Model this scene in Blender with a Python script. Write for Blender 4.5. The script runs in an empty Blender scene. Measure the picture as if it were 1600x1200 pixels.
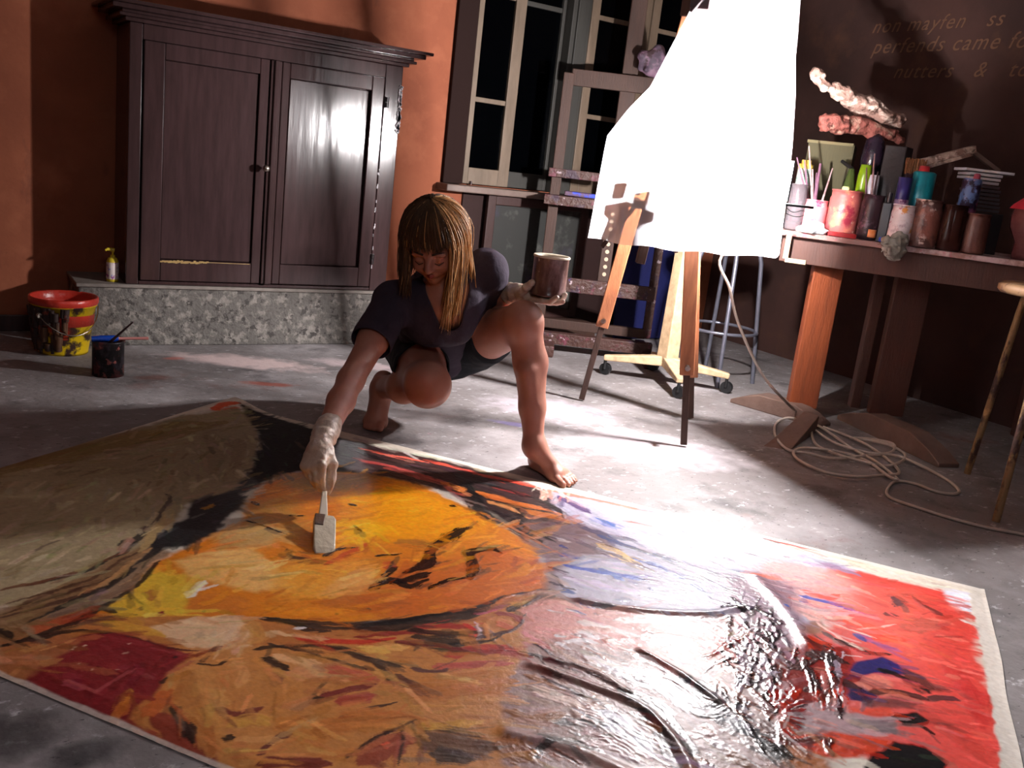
import bpy, bmesh, math, random
import numpy as np
from mathutils import Vector, Matrix, Euler
random.seed(7); RNG = np.random.default_rng(11)
SC = bpy.context.scene
COL = SC.collection
# ---------------------------------------------------------------- camera
F = 1450.0
PIT, ROL, YAW = [math.radians(a) for a in (13.45, 6.7, 33.0)]
CAMH = 0.95
_cy, _sy = math.cos(YAW), math.sin(YAW)
FWD = np.array([_sy*math.cos(PIT), _cy*math.cos(PIT), -math.sin(PIT)])
_r0 = np.array([_cy, -_sy, 0.0]); _u0 = np.cross(_r0, FWD)
RT = _r0*math.cos(ROL) + _u0*math.sin(ROL); UP = np.cross(RT, FWD)
CPOS = np.array([0, 0, CAMH])
cam = bpy.data.cameras.new('camera'); camo = bpy.data.objects.new('camera', cam); COL.objects.link(camo)
cam.sensor_width = 36.0; cam.lens = F/1600*36.0; cam.clip_start = 0.05; cam.clip_end = 60
camo.matrix_world = Matrix(((RT[0], UP[0], -FWD[0], 0), (RT[1], UP[1], -FWD[1], 0), (RT[2], UP[2], -FWD[2], CAMH), (0, 0, 0, 1)))
SC.camera = camo
# ---------------------------------------------------------------- world, lamp light, exposure
W = bpy.data.worlds.new('night'); SC.world = W; W.use_nodes = True
W.node_tree.nodes['Background'].inputs[0].default_value = (0.012, 0.014, 0.022, 1)
W.node_tree.nodes['Background'].inputs[1].default_value = 0.3
LAMP = Vector((2.55, 2.40, 1.02))          # bulb of the work lamp behind the sheet
LAMP_POWER = 700.0
FILL_POWER = 30.0
SC.view_settings.view_transform = 'Standard'; SC.view_settings.look = 'None'
SC.view_settings.gamma = 1.0; SC.view_settings.use_curve_mapping = False
SC.view_settings.exposure = 0.0
try:
    SC.cycles.use_denoising = True
    SC.cycles.max_bounces = 6; SC.cycles.transmission_bounces = 6
    SC.cycles.sample_clamp_indirect = 40.0
    SC.cycles.caustics_reflective = False; SC.cycles.caustics_refractive = False
except Exception: pass

def ray(x, y): return FWD + RT*(x-800)/F - UP*(y-600)/F
def at(x, y, w): return CPOS + ray(x, y)*w                 # point at a depth w along the view axis
def onz(x, y, z=0.0):
    d = ray(x, y); return CPOS + d*(z-CAMH)/d[2]
def ony(x, y, Y):
    d = ray(x, y); return CPOS + d*Y/d[1]
def onx(x, y, X):
    d = ray(x, y); return CPOS + d*X/d[0]
def px(p):
    v = np.asarray(p, float)-CPOS; w = v@FWD
    return 800+F*(v@RT)/w, 600-F*(v@UP)/w, w

# ---------------------------------------------------------------- materials
def lin(c): return tuple(((v/255.0)/12.92 if v/255.0 <= .04045 else (((v/255.0)+.055)/1.055)**2.4) for v in c)
MATS = {}
def mat(name, rgb, rough=.6, metal=0.0, var=None, scale=8.0, amt=.5, bump=0.0, bscale=40.0, spec=.5,
        rv=0.0, stretch=None, coat=0.0, thr=None, sss=0.0, trans=0.0, alpha=1.0, detail=6.0):
    """Procedural material: base colour mixed by noise with a second colour, noise bump, noise roughness."""
    if name in MATS: return MATS[name]
    m = bpy.data.materials.new(name); m.use_nodes = True; MATS[name] = m
    nt = m.node_tree; N = nt.nodes; L = nt.links; b = N['Principled BSDF']
    c = lin(rgb); b.inputs['Base Color'].default_value = (*c, 1)
    b.inputs['Roughness'].default_value = rough; b.inputs['Metallic'].default_value = metal
    b.inputs['Specular IOR Level'].default_value = spec
    if coat: b.inputs['Coat Weight'].default_value = coat; b.inputs['Coat Roughness'].default_value = .12
    if sss:
        b.inputs['Subsurface Weight'].default_value = sss; b.inputs['Subsurface Radius'].default_value = (.02, .008, .004)
        b.inputs['Subsurface Scale'].default_value = 1.0
    if trans: b.inputs['Transmission Weight'].default_value = trans; b.inputs['IOR'].default_value = 1.2
    b.inputs['Alpha'].default_value = alpha
    tc = N.new('ShaderNodeTexCoord'); mp = N.new('ShaderNodeMapping'); L.new(tc.outputs['Object'], mp.inputs[0])
    if stretch: mp.inputs['Scale'].default_value = stretch
    if var is not None:
        n = N.new('ShaderNodeTexNoise'); n.inputs['Scale'].default_value = scale; n.inputs['Detail'].default_value = detail
        n.inputs['Roughness'].default_value = .65; L.new(mp.outputs[0], n.inputs['Vector'])
        r = N.new('ShaderNodeValToRGB'); lo, hi = thr if thr else (.35, .68)
        r.color_ramp.elements[0].position = lo; r.color_ramp.elements[1].position = hi
        r.color_ramp.elements[0].color = (*c, 1)
        c2 = lin(var); r.color_ramp.elements[1].color = (*(c[i]*(1-amt)+c2[i]*amt for i in range(3)), 1)
        L.new(n.outputs['Fac'], r.inputs[0]); L.new(r.outputs[0], b.inputs['Base Color'])
        if rv:
            mr = N.new('ShaderNodeMapRange'); mr.inputs['To Min'].default_value = max(0, rough-rv); mr.inputs['To Max'].default_value = min(1, rough+rv)
            L.new(n.outputs['Fac'], mr.inputs[0]); L.new(mr.outputs[0], b.inputs['Roughness'])
    if bump:
        n2 = N.new('ShaderNodeTexNoise'); n2.inputs['Scale'].default_value = bscale; n2.inputs['Detail'].default_value = 5
        L.new(mp.outputs[0], n2.inputs['Vector'])
        bp = N.new('ShaderNodeBump'); bp.inputs['Strength'].default_value = bump; bp.inputs['Distance'].default_value = .01
        L.new(n2.outputs['Fac'], bp.inputs['Height']); L.new(bp.outputs[0], b.inputs['Normal'])
    return m
def layers(name, base, spots, rough=.6, bump=.3, bscale=30., spec=.4, rv=.0):
    """Base colour with several noise-thresholded splash colours laid over it: spots = (rgb, scale, lo, hi, seed, stretch)."""
    if name in MATS: return MATS[name]
    m = bpy.data.materials.new(name); m.use_nodes = True; MATS[name] = m
    nt = m.node_tree; N = nt.nodes; L = nt.links; b = N['Principled BSDF']
    b.inputs['Roughness'].default_value = rough; b.inputs['Specular IOR Level'].default_value = spec
    tc = N.new('ShaderNodeTexCoord')
    cur = None
    for (rgb, sc, lo, hi, seed, st) in spots:
        mp = N.new('ShaderNodeMapping'); L.new(tc.outputs['Object'], mp.inputs[0])
        mp.inputs['Location'].default_value = (seed*3.1, seed*1.7, seed*.9); mp.inputs['Scale'].default_value = st or (1, 1, 1)
        n = N.new('ShaderNodeTexNoise'); n.inputs['Scale'].default_value = sc; n.inputs['Detail'].default_value = 8; n.inputs['Roughness'].default_value = .62
        L.new(mp.outputs[0], n.inputs['Vector'])
        mr = N.new('ShaderNodeMapRange'); mr.inputs['From Min'].default_value = lo; mr.inputs['From Max'].default_value = hi
        L.new(n.outputs['Fac'], mr.inputs[0])
        mx = N.new('ShaderNodeMix'); mx.data_type = 'RGBA'; L.new(mr.outputs[0], mx.inputs['Factor'])
        if cur is None: mx.inputs[6].default_value = (*lin(base), 1)
        else: L.new(cur, mx.inputs[6])
        mx.inputs[7].default_value = (*lin(rgb), 1); cur = mx.outputs[2]
    L.new(cur, b.inputs['Base Color'])
    n2 = N.new('ShaderNodeTexNoise'); n2.inputs['Scale'].default_value = bscale; n2.inputs['Detail'].default_value = 8
    L.new(tc.outputs['Object'], n2.inputs['Vector'])
    bp = N.new('ShaderNodeBump'); bp.inputs['Strength'].default_value = bump; bp.inputs['Distance'].default_value = .01
    L.new(n2.outputs['Fac'], bp.inputs['Height']); L.new(bp.outputs[0], b.inputs['Normal'])
    if rv:
        mr = N.new('ShaderNodeMapRange'); mr.inputs['To Min'].default_value = rough-rv; mr.inputs['To Max'].default_value = rough+rv
        L.new(n2.outputs['Fac'], mr.inputs[0]); L.new(mr.outputs[0], b.inputs['Roughness'])
    return m

# ---------------------------------------------------------------- object helpers
def link(name, me, m=None, parent=None, smooth=False):
    o = bpy.data.objects.new(name, me); COL.objects.link(o)
    if m is not None: me.materials.append(m)
    if parent is not None: o.parent = parent
    if smooth: me.polygons.foreach_set('use_smooth', [True]*len(me.polygons))
    return o
def tag(o, label, cat, group=None):
    o['label'] = label; o['category'] = cat
    if group: o['group'] = group
    return o
def thing(name, label, cat, loc=(0, 0, 0), rz=0.0, group=None):
    o = bpy.data.objects.new(name, None); COL.objects.link(o); o.location = loc; o.rotation_euler = (0, 0, rz)
    o.empty_display_size = .05
    return tag(o, label, cat, group)
def struct(o): o['kind'] = 'structure'; return o
class MB:
    """collects shapes, then links them as ONE mesh object"""
    def __init__(s): s.v = []; s.f = []; s.sm = []
    def add(s, vs, fs, smooth=False):
        n = len(s.v); s.v += [tuple(map(float, p)) for p in vs]; s.f += [tuple(i+n for i in f) for f in fs]; s.sm += [smooth]*len(fs); return s
    def box(s, c, size, rot=None, taper=None):
        hx, hy, hz = [q/2 for q in size]; vs = []
        for z in (-1, 1):
            k = taper if (taper and z > 0) else 1
            for (a, b) in ((-1, -1), (1, -1), (1, 1), (-1, 1)): vs.append(Vector((a*hx*k, b*hy*k, z*hz)))
        M = rot.to_matrix() if isinstance(rot, Euler) else (rot if rot is not None else Matrix.Identity(3))
        vs = [M @ v + Vector(c) for v in vs]
        return s.add(vs, [(3, 2, 1, 0), (4, 5, 6, 7), (0, 1, 5, 4), (1, 2, 6, 5), (2, 3, 7, 6), (3, 0, 4, 7)])
    def beam(s, a, b, w, t, side=(0, 0, 1), w2=None, t2=None):
        a, b = Vector(a), Vector(b); d = (b-a).normalized(); x = d.cross(Vector(side)).normalized(); y = x.cross(d)
        vs = []
        for p, ww, tt in ((a, w, t), (b, w2 or w, t2 or t)):
            for (i, j) in ((-1, -1), (1, -1), (1, 1), (-1, 1)): vs.append(p+x*i*ww/2+y*j*tt/2)
        return s.add(vs, [(3, 2, 1, 0), (4, 5, 6, 7), (0, 1, 5, 4), (1, 2, 6, 5), (2, 3, 7, 6), (3, 0, 4, 7)])
    def tube(s, pts, r, n=10, cap=True):
        pts = [Vector(p) for p in pts]; rs = r if hasattr(r, '__len__') else [r]*len(pts); vs = []
        prev = None
        for i, p in enumerate(pts):
            t = (pts[min(i+1, len(pts)-1)]-pts[max(i-1, 0)]).normalized()
            if prev is None:
                x = t.orthogonal().normalized()
            else: x = (prev-t*prev.dot(t)).normalized()
            prev = x; y = t.cross(x)
            for k in range(n):
                a = 2*math.pi*k/n; vs.append(p+(x*math.cos(a)+y*math.sin(a))*rs[i])
        fs = []
        for i in range(len(pts)-1):
            for k in range(n):
                k2 = (k+1) % n; fs.append((i*n+k, i*n+k2, (i+1)*n+k2, (i+1)*n+k))
        s.add(vs, fs, True)
        if cap: s.add(vs[:n], [tuple(reversed(range(n)))]); s.add(vs[-n:], [tuple(range(n))])
        return s
    def lathe(s, prof, n=32, M=None, jit=0.0):
        """prof = [(r, z)...] around z; M = 4x4"""
        M = M or Matrix.Identity(4); vs = []
        for (r, z) in prof:
            for k in range(n):
                a = 2*math.pi*k/n; rr = r*(1+jit*math.sin(3*a+z*40)); vs.append(M @ Vector((rr*math.cos(a), rr*math.sin(a), z)))
        fs = []
        for i in range(len(prof)-1):
            for k in range(n):
                k2 = (k+1) % n; fs.append((i*n+k, i*n+k2, (i+1)*n+k2, (i+1)*n+k))
        return s.add(vs, fs, True)
    def build(s, name, m, parent=None, bevel=0.0, tag_=None):
        me = bpy.data.meshes.new(name); me.from_pydata(s.v, [], s.f); me.polygons.foreach_set('use_smooth', s.sm)
        me.validate(); me.update()
        o = link(name, me, m, parent)
        if bevel:
            b = o.modifiers.new('bevel', 'BEVEL'); b.width = bevel; b.segments = 2; b.limit_method = 'ANGLE'; b.angle_limit = .7
        if tag_: tag(o, *tag_)
        return o
def TR(loc, rz=0, rx=0, ry=0): return Matrix.Translation(Vector(loc)) @ Euler((rx, ry, rz)).to_matrix().to_4x4()
def spline(pts, n=8):
    P = [np.asarray(p, float) for p in pts]; P = [2*P[0]-P[1]]+P+[2*P[-1]-P[-2]]; out = []
    for i in range(1, len(P)-2):
        for k in range(n):
            t = k/n; a, b, c, d = P[i-1:i+3]
            out.append(.5*((2*b)+(c-a)*t+(2*a-5*b+4*c-d)*t*t+(3*b-a-3*c+d)*t**3))
    out.append(P[-2]); return out

# ---------------------------------------------------------------- signed-distance modelling (organic shapes)
def vnoise(P, seed=0):
    """value noise on (...,3) points"""
    Pi = np.floor(P).astype(np.int64); f = P-Pi; f = f*f*(3-2*f)
    def h(i, j, k):
        n = (i*374761393 + j*668265263 + k*2147483647 + seed*974634777) & 0xffffffff
        n = ((n ^ (n >> 13))*1274126177) & 0xffffffff
        return ((n ^ (n >> 16)) & 0xffff)/65535.0
    r = 0
    for dx in (0, 1):
        for dy in (0, 1):
            for dz in (0, 1):
                w = (f[..., 0] if dx else 1-f[..., 0])*(f[..., 1] if dy else 1-f[..., 1])*(f[..., 2] if dz else 1-f[..., 2])
                r = r + w*h(Pi[..., 0]+dx, Pi[..., 1]+dy, Pi[..., 2]+dz)
    return r
class Field:
    def __init__(s, lo, hi, h):
        s.lo = np.array(lo, float); s.h = h; s.n = np.ceil((np.array(hi)-s.lo)/h).astype(int)+1
        s.d = np.full(s.n, .06, np.float32)
    def _sub(s, lo, hi):
        a = np.maximum(np.floor((np.array(lo)-s.lo)/s.h).astype(int), 0); b = np.minimum(np.ceil((np.array(hi)-s.lo)/s.h).astype(int)+1, s.n)
        sl = tuple(slice(a[i], b[i]) for i in range(3))
        g = np.stack(np.meshgrid(*[s.lo[i]+s.h*np.arange(a[i], b[i]) for i in range(3)], indexing='ij'), -1).astype(np.float32)
        return sl, g
    def _mix(s, sl, e, k, op):
        d = s.d[sl]
        if op == 'sub': e = -e; q = np.clip(.5-.5*(d-e)/max(k, 1e-5), 0, 1); s.d[sl] = d*(1-q)+e*q+k*q*(1-q); return
        if k > 0:
            q = np.clip(.5+.5*(d-e)/k, 0, 1); s.d[sl] = d*(1-q)+e*q-k*q*(1-q)
        else: s.d[sl] = np.minimum(d, e)
    def cone(s, a, b, ra, rb, k=.02, flat=None, op='add'):
        """round cone a->b; flat=(dir, f): thickness along dir scaled by f"""
        a = np.array(a, float); b = np.array(b, float); pad = max(ra, rb)*(max(1, flat[1]) if flat else 1)+.05
        sl, g = s._sub(np.minimum(a, b)-pad, np.maximum(a, b)+pad)
        if g.size == 0: return s
        ab = b-a; L = max(ab@ab, 1e-9); t = np.clip(((g-a)@ab)/L, 0, 1)
        q = g-(a+t[..., None]*ab); r = ra+(rb-ra)*t
        if flat:
            u = np.array(flat[0], float); u /= np.linalg.norm(u); c = q@u; q = q+u*(c*(1/flat[1]-1))[..., None]
        e = np.sqrt((q*q).sum(-1))-r
        if flat: e = e*min(1, flat[1])
        s._mix(sl, e, k, op); return s
    def chain(s, pts, k=.02, flat=None, op='add'):
        for (a, ra), (b, rb) in zip(pts[:-1], pts[1:]): s.cone(a, b, ra, rb, k, flat, op)
        return s
    def ell(s, c, R3, axes=None, k=.02, op='add'):
        """ellipsoid; axes = 3 unit row vectors"""
        c = np.array(c, float); R3 = np.array(R3, float); pad = R3.max()+.05
        sl, g = s._sub(c-pad, c+pad)
        if g.size == 0: return s
        q = g-c
        if axes is not None: q = q@np.array(axes).T
        k0 = np.sqrt(((q/R3)**2).sum(-1)); k1 = np.sqrt(((q/R3**2)**2).sum(-1)); e = k0*(k0-1)/np.maximum(k1, 1e-6)
        s._mix(sl, e, k, op); return s
    def noise(s, amp, freq, seed=0, stretch=(1, 1, 1)):
        sl, g = s._sub(s.lo, s.lo+s.h*s.n); s.d = s.d+(amp*(vnoise(g*freq*np.array(stretch, np.float32), seed)-.5)*2).astype(np.float32); return s
    def cut(s, fn):
        sl, g = s._sub(s.lo, s.lo+s.h*s.n); s.d[sl] = np.maximum(s.d[sl], fn(g)); return s
    def mesh(s, smooth=1):
        """surface nets"""
        d = s.d.copy(); d[0] = d[-1] = .02; d[:, 0] = d[:, -1] = .02; d[:, :, 0] = d[:, :, -1] = .02
        ins = d < 0; n = s.n
        c = np.zeros(n-1, np.int8)
        for dx in (0, 1):
            for dy in (0, 1):
                for dz in (0, 1): c += ins[dx:n[0]-1+dx, dy:n[1]-1+dy, dz:n[2]-1+dz]
        act = np.argwhere((c > 0) & (c < 8)); idx = np.full(n-1, -1, np.int64); idx[tuple(act.T)] = np.arange(len(act))
        acc = np.zeros((len(act), 3)); cnt = np.zeros(len(act))
        cor = [(i, j, k) for i in (0, 1) for j in (0, 1) for k in (0, 1)]
        for p in cor:
            for ax in range(3):
                if p[ax] == 0:
                    q = list(p); q[ax] = 1; A = act+p; B = act+q
                    da = d[tuple(A.T)]; db = d[tuple(B.T)]; m = (da < 0) != (db < 0)
                    t = np.where(m, da/np.where(m, da-db, 1), 0); v = np.array(p, float)+np.zeros((len(act), 3)); v[:, ax] += t
                    acc[m] += v[m]; cnt[m] += 1
        V = s.lo+s.h*(act+acc/np.maximum(cnt, 1)[:, None])
        Fs = []
        for ax in range(3):
            o1, o2 = [(1, 2), (2, 0), (0, 1)][ax]
            sl0 = [slice(1, -1)]*3; sl0[ax] = slice(0, -1); sl1 = [slice(1, -1)]*3; sl1[ax] = slice(1, None)
            a = ins[tuple(sl0)]; b = ins[tuple(sl1)]
            off = np.array([1, 1, 1]); off[ax] = 0
            for flip in (False, True):
                e = np.argwhere((a & ~b) if not flip else (~a & b))+off
                if not len(e): continue
                u = np.zeros(3, int); u[o1] = 1; w = np.zeros(3, int); w[o2] = 1
                q = np.stack([idx[tuple((e-u-w).T)], idx[tuple((e-w).T)], idx[tuple(e.T)], idx[tuple((e-u).T)]], 1)
                Fs.append(q if not flip else q[:, ::-1])
        Q = np.concatenate(Fs); Q = Q[(Q >= 0).all(1)]
        for _ in range(smooth):
            S = np.zeros_like(V); K = np.zeros(len(V))
            for i in range(4):
                for j in (1, 3):
                    np.add.at(S, Q[:, i], V[Q[:, (i+j) % 4]]); np.add.at(K, Q[:, i], 1)
            V = V*.4+.6*S/np.maximum(K, 1)[:, None]
        return V, Q
def vq(name, V, Q, m, parent=None):
    me = bpy.data.meshes.new(name); me.vertices.add(len(V)); me.vertices.foreach_set('co', V.astype(np.float32).ravel())
    me.loops.add(len(Q)*4); me.loops.foreach_set('vertex_index', Q.astype(np.int32).ravel())
    me.polygons.add(len(Q)); me.polygons.foreach_set('loop_start', np.arange(0, len(Q)*4, 4, dtype=np.int32))
    me.update(calc_edges=True); me.validate()
    return link(name, me, m, parent, True)
def fmesh(f, name, m, parent=None, smooth=1, keep=None):
    V, Q = f.mesh(smooth)
    if keep is not None:
        kv = keep(V); Q = Q[kv[Q].all(1)]
        u, inv = np.unique(Q.ravel(), return_inverse=True); V = V[u]; Q = inv.reshape(-1, 4)
        ed = np.sort(np.concatenate([Q[:, [i, (i+1) % 4]] for i in range(4)]), 1); ue, ct = np.unique(ed, axis=0, return_counts=True); be = ue[ct == 1]
        for _ in range(14):      # smooth the cut rims (hems, neckline)
            S = np.zeros_like(V); K = np.zeros(len(V))
            for a_, b_ in ((0, 1), (1, 0)): np.add.at(S, be[:, a_], V[be[:, b_]]); np.add.at(K, be[:, a_], 1)
            m_ = K > 0; V[m_] = V[m_]*.5+.5*S[m_]/K[m_][:, None]
    return vq(name, V, Q, m, parent)
# ================================================================ THE ROOM
YB = 4.43; XR = 4.30; XL = -1.7; YF = -1.6; ZC = 2.9
m_floor = layers('worn_concrete', (122, 116, 116), [((166, 160, 162), 2.2, .48, .72, 1, None), ((70, 66, 68), 5., .55, .75, 2, None),
    ((186, 182, 186), 22., .60, .70, 3, (1, 1.6, 1)), ((120, 84, 80), 1.6, .62, .72, 4, None), ((60, 56, 58), 40., .62, .68, 5, (1, 2, 1)), ((200, 196, 198), 60., .70, .73, 6, None)],
    rough=.62, bump=.45, bscale=26., spec=.35, rv=.12)
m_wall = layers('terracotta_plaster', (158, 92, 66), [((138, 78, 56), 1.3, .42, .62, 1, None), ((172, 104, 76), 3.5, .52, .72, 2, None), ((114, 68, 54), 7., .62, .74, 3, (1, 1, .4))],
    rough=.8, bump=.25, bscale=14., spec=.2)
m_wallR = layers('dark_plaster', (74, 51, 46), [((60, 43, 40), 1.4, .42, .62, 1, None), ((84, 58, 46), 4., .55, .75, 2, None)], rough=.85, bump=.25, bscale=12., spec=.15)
m_dkwall = layers('darker_plaster', (120, 70, 56), [((100, 60, 50), 1.5, .4, .6, 1, None)], rough=.9, bump=.1, spec=.1)  # darker plaster for the left and front walls
m_ceil = layers('old_ceiling', (120, 112, 108), [((96, 90, 88), 1.5, .4, .6, 1, None)], rough=.9, bump=.1, spec=.1)
def stains(m, items):
    nt = m.node_tree; N = nt.nodes; L = nt.links; b = N['Principled BSDF']; cur = b.inputs['Base Color'].links[0].from_socket
    ge = N.new('ShaderNodeNewGeometry'); nz = N.new('ShaderNodeTexNoise'); nz.inputs['Scale'].default_value = 14; nz.inputs['Detail'].default_value = 8; L.new(ge.outputs['Position'], nz.inputs['Vector'])
    for (x, y, rx, ry, rz, rgb, op) in items:
        mp = N.new('ShaderNodeMapping'); mp.vector_type = 'TEXTURE'; mp.inputs['Location'].default_value = (x, y, 0); mp.inputs['Rotation'].default_value = (0, 0, rz); mp.inputs['Scale'].default_value = (rx, ry, 1); L.new(ge.outputs['Position'], mp.inputs[0])
        g = N.new('ShaderNodeTexGradient'); g.gradient_type = 'SPHERICAL'; L.new(mp.outputs[0], g.inputs[0])
        a = N.new('ShaderNodeMath'); a.operation = 'ADD'; L.new(g.outputs['Fac'], a.inputs[0]); L.new(nz.outputs['Fac'], a.inputs[1])
        r = N.new('ShaderNodeMapRange'); r.inputs['From Min'].default_value = .72; r.inputs['From Max'].default_value = 1.1; r.inputs['To Max'].default_value = op; L.new(a.outputs[0], r.inputs[0])
        q = N.new('ShaderNodeMix'); q.data_type = 'RGBA'; L.new(r.outputs[0], q.inputs['Factor']); L.new(cur, q.inputs[6]); q.inputs[7].default_value = (*lin(rgb), 1); cur = q.outputs[2]
    L.new(cur, b.inputs['Base Color'])
P_ = lambda x, y: tuple(onz(x, y)[:2])
stains(m_floor, [(*P_(380, 565), .45, .16, -.5, (214, 190, 188), .8), (*P_(420, 600), .16, .05, -.4, (170, 84, 66), .7), (*P_(270, 560), .07, .04, 0, (190, 110, 100), .7), (*P_(560, 570), .3, .12, -.6, (200, 180, 182), .7), (*P_(890, 652), .10, .05, -.5, (150, 60, 66), .7), (*P_(800, 662), .14, .04, -.7, (130, 120, 180), .6),
    (*P_(700, 580), .2, .05, -.6, (140, 120, 150), .4), (*P_(1020, 700), .5, .3, -.7, (196, 188, 194), .55), (*P_(860, 640), .4, .25, -.7, (190, 180, 190), .5), (*P_(10, 1150), .12, .1, 0, (40, 38, 40), .7), (*P_(130, 1180), .1, .05, 0, (36, 36, 40), .7), (*P_(240, 590), .12, .05, 0, (120, 80, 70), .6)])
def slab(name, a, b, m):
    a, b = Vector(a), Vector(b); return struct(MB().box((a+b)/2, (b-a)).build(name, m))
slab('floor', (XL-.2, YF-.2, -.12), (XR+.2, YB+.25, 0), m_floor)
slab('ceiling', (XL-.2, YF-.2, ZC), (XR+.2, YB+.25, ZC+.1), m_ceil)
slab('wall_left', (XL-.15, YF-.15, 0), (XL, YB+.2, ZC), m_dkwall)
slab('wall_front', (XL, YF-.15, 0), (XR, YF, ZC), m_dkwall)
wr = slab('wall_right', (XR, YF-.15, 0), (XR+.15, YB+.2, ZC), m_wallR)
# back wall with a real window opening
WX0, WX1, WZ0, WZ1 = 2.35, 3.97, .80, 2.45
bw = MB()
def seg(x0, x1, z0, z1): bw.box(((x0+x1)/2, YB+.1, (z0+z1)/2), (x1-x0, .2, z1-z0))
seg(XL, WX0, 0, ZC); seg(WX1, XR, 0, ZC); seg(WX0, WX1, 0, WZ0); seg(WX0, WX1, WZ1, ZC)
struct(bw.build('wall_back', m_wall))
m_dkwood = mat('dark_stained_wood', (52, 36, 36), .42, var=(84, 58, 58), scale=6, stretch=(6, 6, .7), bump=.12, bscale=30, amt=.6, rv=.1)
m_cream = mat('old_cream_paint', (118, 100, 84), .55, var=(88, 74, 60), scale=20, stretch=(1, 1, .2), bump=.2, amt=.7)
m_olive = mat('olive_grey_paint', (56, 54, 50), .6, var=(40, 38, 36), scale=10, stretch=(1, 1, .2), bump=.15)
m_pane = mat('night_glass', (10, 13, 18), .08, spec=.6, trans=.85)
w1 = struct(thing('window_1', 'tall dark casement window with worn cream sashes', 'window', (WX0, YB, WZ0)))
del w1['label'], w1['category']
def L(p): return (p[0]-2.40, p[1]-YB, p[2]-WZ0)
def wbox(mb, x0, x1, z0, z1, y0, y1): return mb.box(L(((x0+x1)/2, (y0+y1)/2, (z0+z1)/2)), (x1-x0, y1-y0, z1-z0))
# casing
cs = MB(); wbox(cs, 2.335, 2.45, WZ0-.0, WZ1+.06, YB-.03, YB+.05); wbox(cs, 3.99, 4.10, WZ0, WZ1+.06, YB-.03, YB+.05); wbox(cs, 2.335, 4.10, WZ1, WZ1+.09, YB-.03, YB+.05)
cs.build('window_casing', mat('near_black_wood', (40, 27, 25), .9, bump=.2, spec=.1), w1, .004)
cp = MB(); wbox(cp, 3.02, 3.14, WZ0, WZ1, YB-.03, YB+.07); wbox(cp, 3.045, 3.115, WZ0, WZ1, YB-.045, YB-.03)
cp.build('centre_post', m_olive, w1, .004)
def sash(x0, x1, yo, bars, wl, wr_, ms=None):
    f = MB(); wbox(f, x0, x0+wl, WZ0+.005, WZ1-.01, yo, yo+.04); wbox(f, x1-wr_, x1, WZ0+.005, WZ1-.01, yo, yo+.04)
    wbox(f, x0+wl, x1-wr_, WZ0+.005, WZ0+.09, yo, yo+.04); wbox(f, x0+wl, x1-wr_, WZ1-.08, WZ1-.01, yo, yo+.04)
    for z in bars: wbox(f, x0+wl, x1-wr_, z, z+.025, yo+.005, yo+.035)
    s_ = f.build('window_sash', ms or m_cream, w1, .003)
    g = MB(); wbox(g, x0+wl, x1-wr_, WZ0+.09, WZ1-.08, yo+.018, yo+.022); g.build('pane', m_pane, s_)
sash(2.455, 2.735, YB-.02, (1.225, 1.75), .03, .065)
sash(2.745, 3.015, YB+.03, (1.75,), .02, .02, m_olive)
sash(3.15, 3.56, YB-.02, (1.225, 1.75), .055, .055)
sash(3.57, 3.98, YB-.02, (1.225, 1.75), .055, .055)
hk = MB(); hk.tube([L((2.50, YB-.035, WZ0+.02)), L((2.50, YB-.035, WZ0-.0))], .005); hk.build('sash_bolt', m_dkwood, w1)
m_sill = mat('grey_sill_paint', (118, 100, 92), .5, var=(84, 66, 60), scale=12, bump=.2)
sl = MB(); sl.box(L((3.19, YB-.055, WZ0-.02)), (1.76, .15, .035)); sl.build('window_sill', m_sill, w1, .006)
wn = MB().box((3.25, YB-.008, .38), (1.66, .016, .76)); struct(wn.build('under_window_shade', mat('shade_brown_panel', (50, 32, 30), .7, var=(38, 26, 26), scale=4, bump=.2, spec=.2), None, .003))  # dark panel added under the sill to stand in for the shade there
# thin skirting line on the left
sk = MB().box(((XL+.5)/2, YB-.008, .035), (.5-XL, .014, .07)); struct(sk.build('baseboard_back', m_dkwood, None, .003))
# stone plinth under the wall cupboard
m_stone = layers('speckled_stone_render', (104, 100, 96), [((140, 134, 128), 24., .5, .6, 1, None), ((74, 70, 68), 30., .55, .62, 2, None), ((168, 160, 152), 6., .66, .74, 3, None)], rough=.85, bump=.9, bscale=55., spec=.2)
YP = 4.127
pl = MB().box((1.255, (YP+YB)/2+.01, .125), (1.47, YB-YP+.02, .25))
struct(pl.build('trim_1', m_stone, None, .006))
pc = MB().box((1.255, (YP+YB)/2+.006, .257), (1.49, YB-YP+.03, .015)); struct(pc.build('trim_2', mat('plinth_edge', (112, 104, 98), .7, var=(150, 140, 132), scale=20, bump=.3), None, .003))
# hand-written lines on the right wall (faint chalk writing)
m_chalk = mat('faint_chalk', (104, 71, 50), .9, var=(82, 57, 46), scale=30)
def wtext(s, y, z, size):
    cu = bpy.data.curves.new('txt', 'FONT'); cu.body = s; cu.size = size; cu.shear = .35; cu.extrude = .0008; cu.space_character = 1.15
    o = bpy.data.objects.new('tmp', cu); COL.objects.link(o)
    dg = bpy.context.evaluated_depsgraph_get(); dg.update(); me = bpy.data.meshes.new_from_object(o.evaluated_get(dg)); bpy.data.objects.remove(o)
    me.materials.clear(); q = link('wall_writing', me, m_chalk, wr); q.location = (XR-.003, y, z); q.rotation_euler = (math.pi/2, 0, -math.pi/2); return q
a = onx(1362, 52, XR); wtext('non mayfen   ss', a[1], a[2], .10)
a = onx(1362, 84, XR); wtext('perfends came foo r', a[1], a[2], .105)
a = onx(1395, 122, XR); wtext('nutters   &   to', a[1], a[2], .10)
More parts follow.
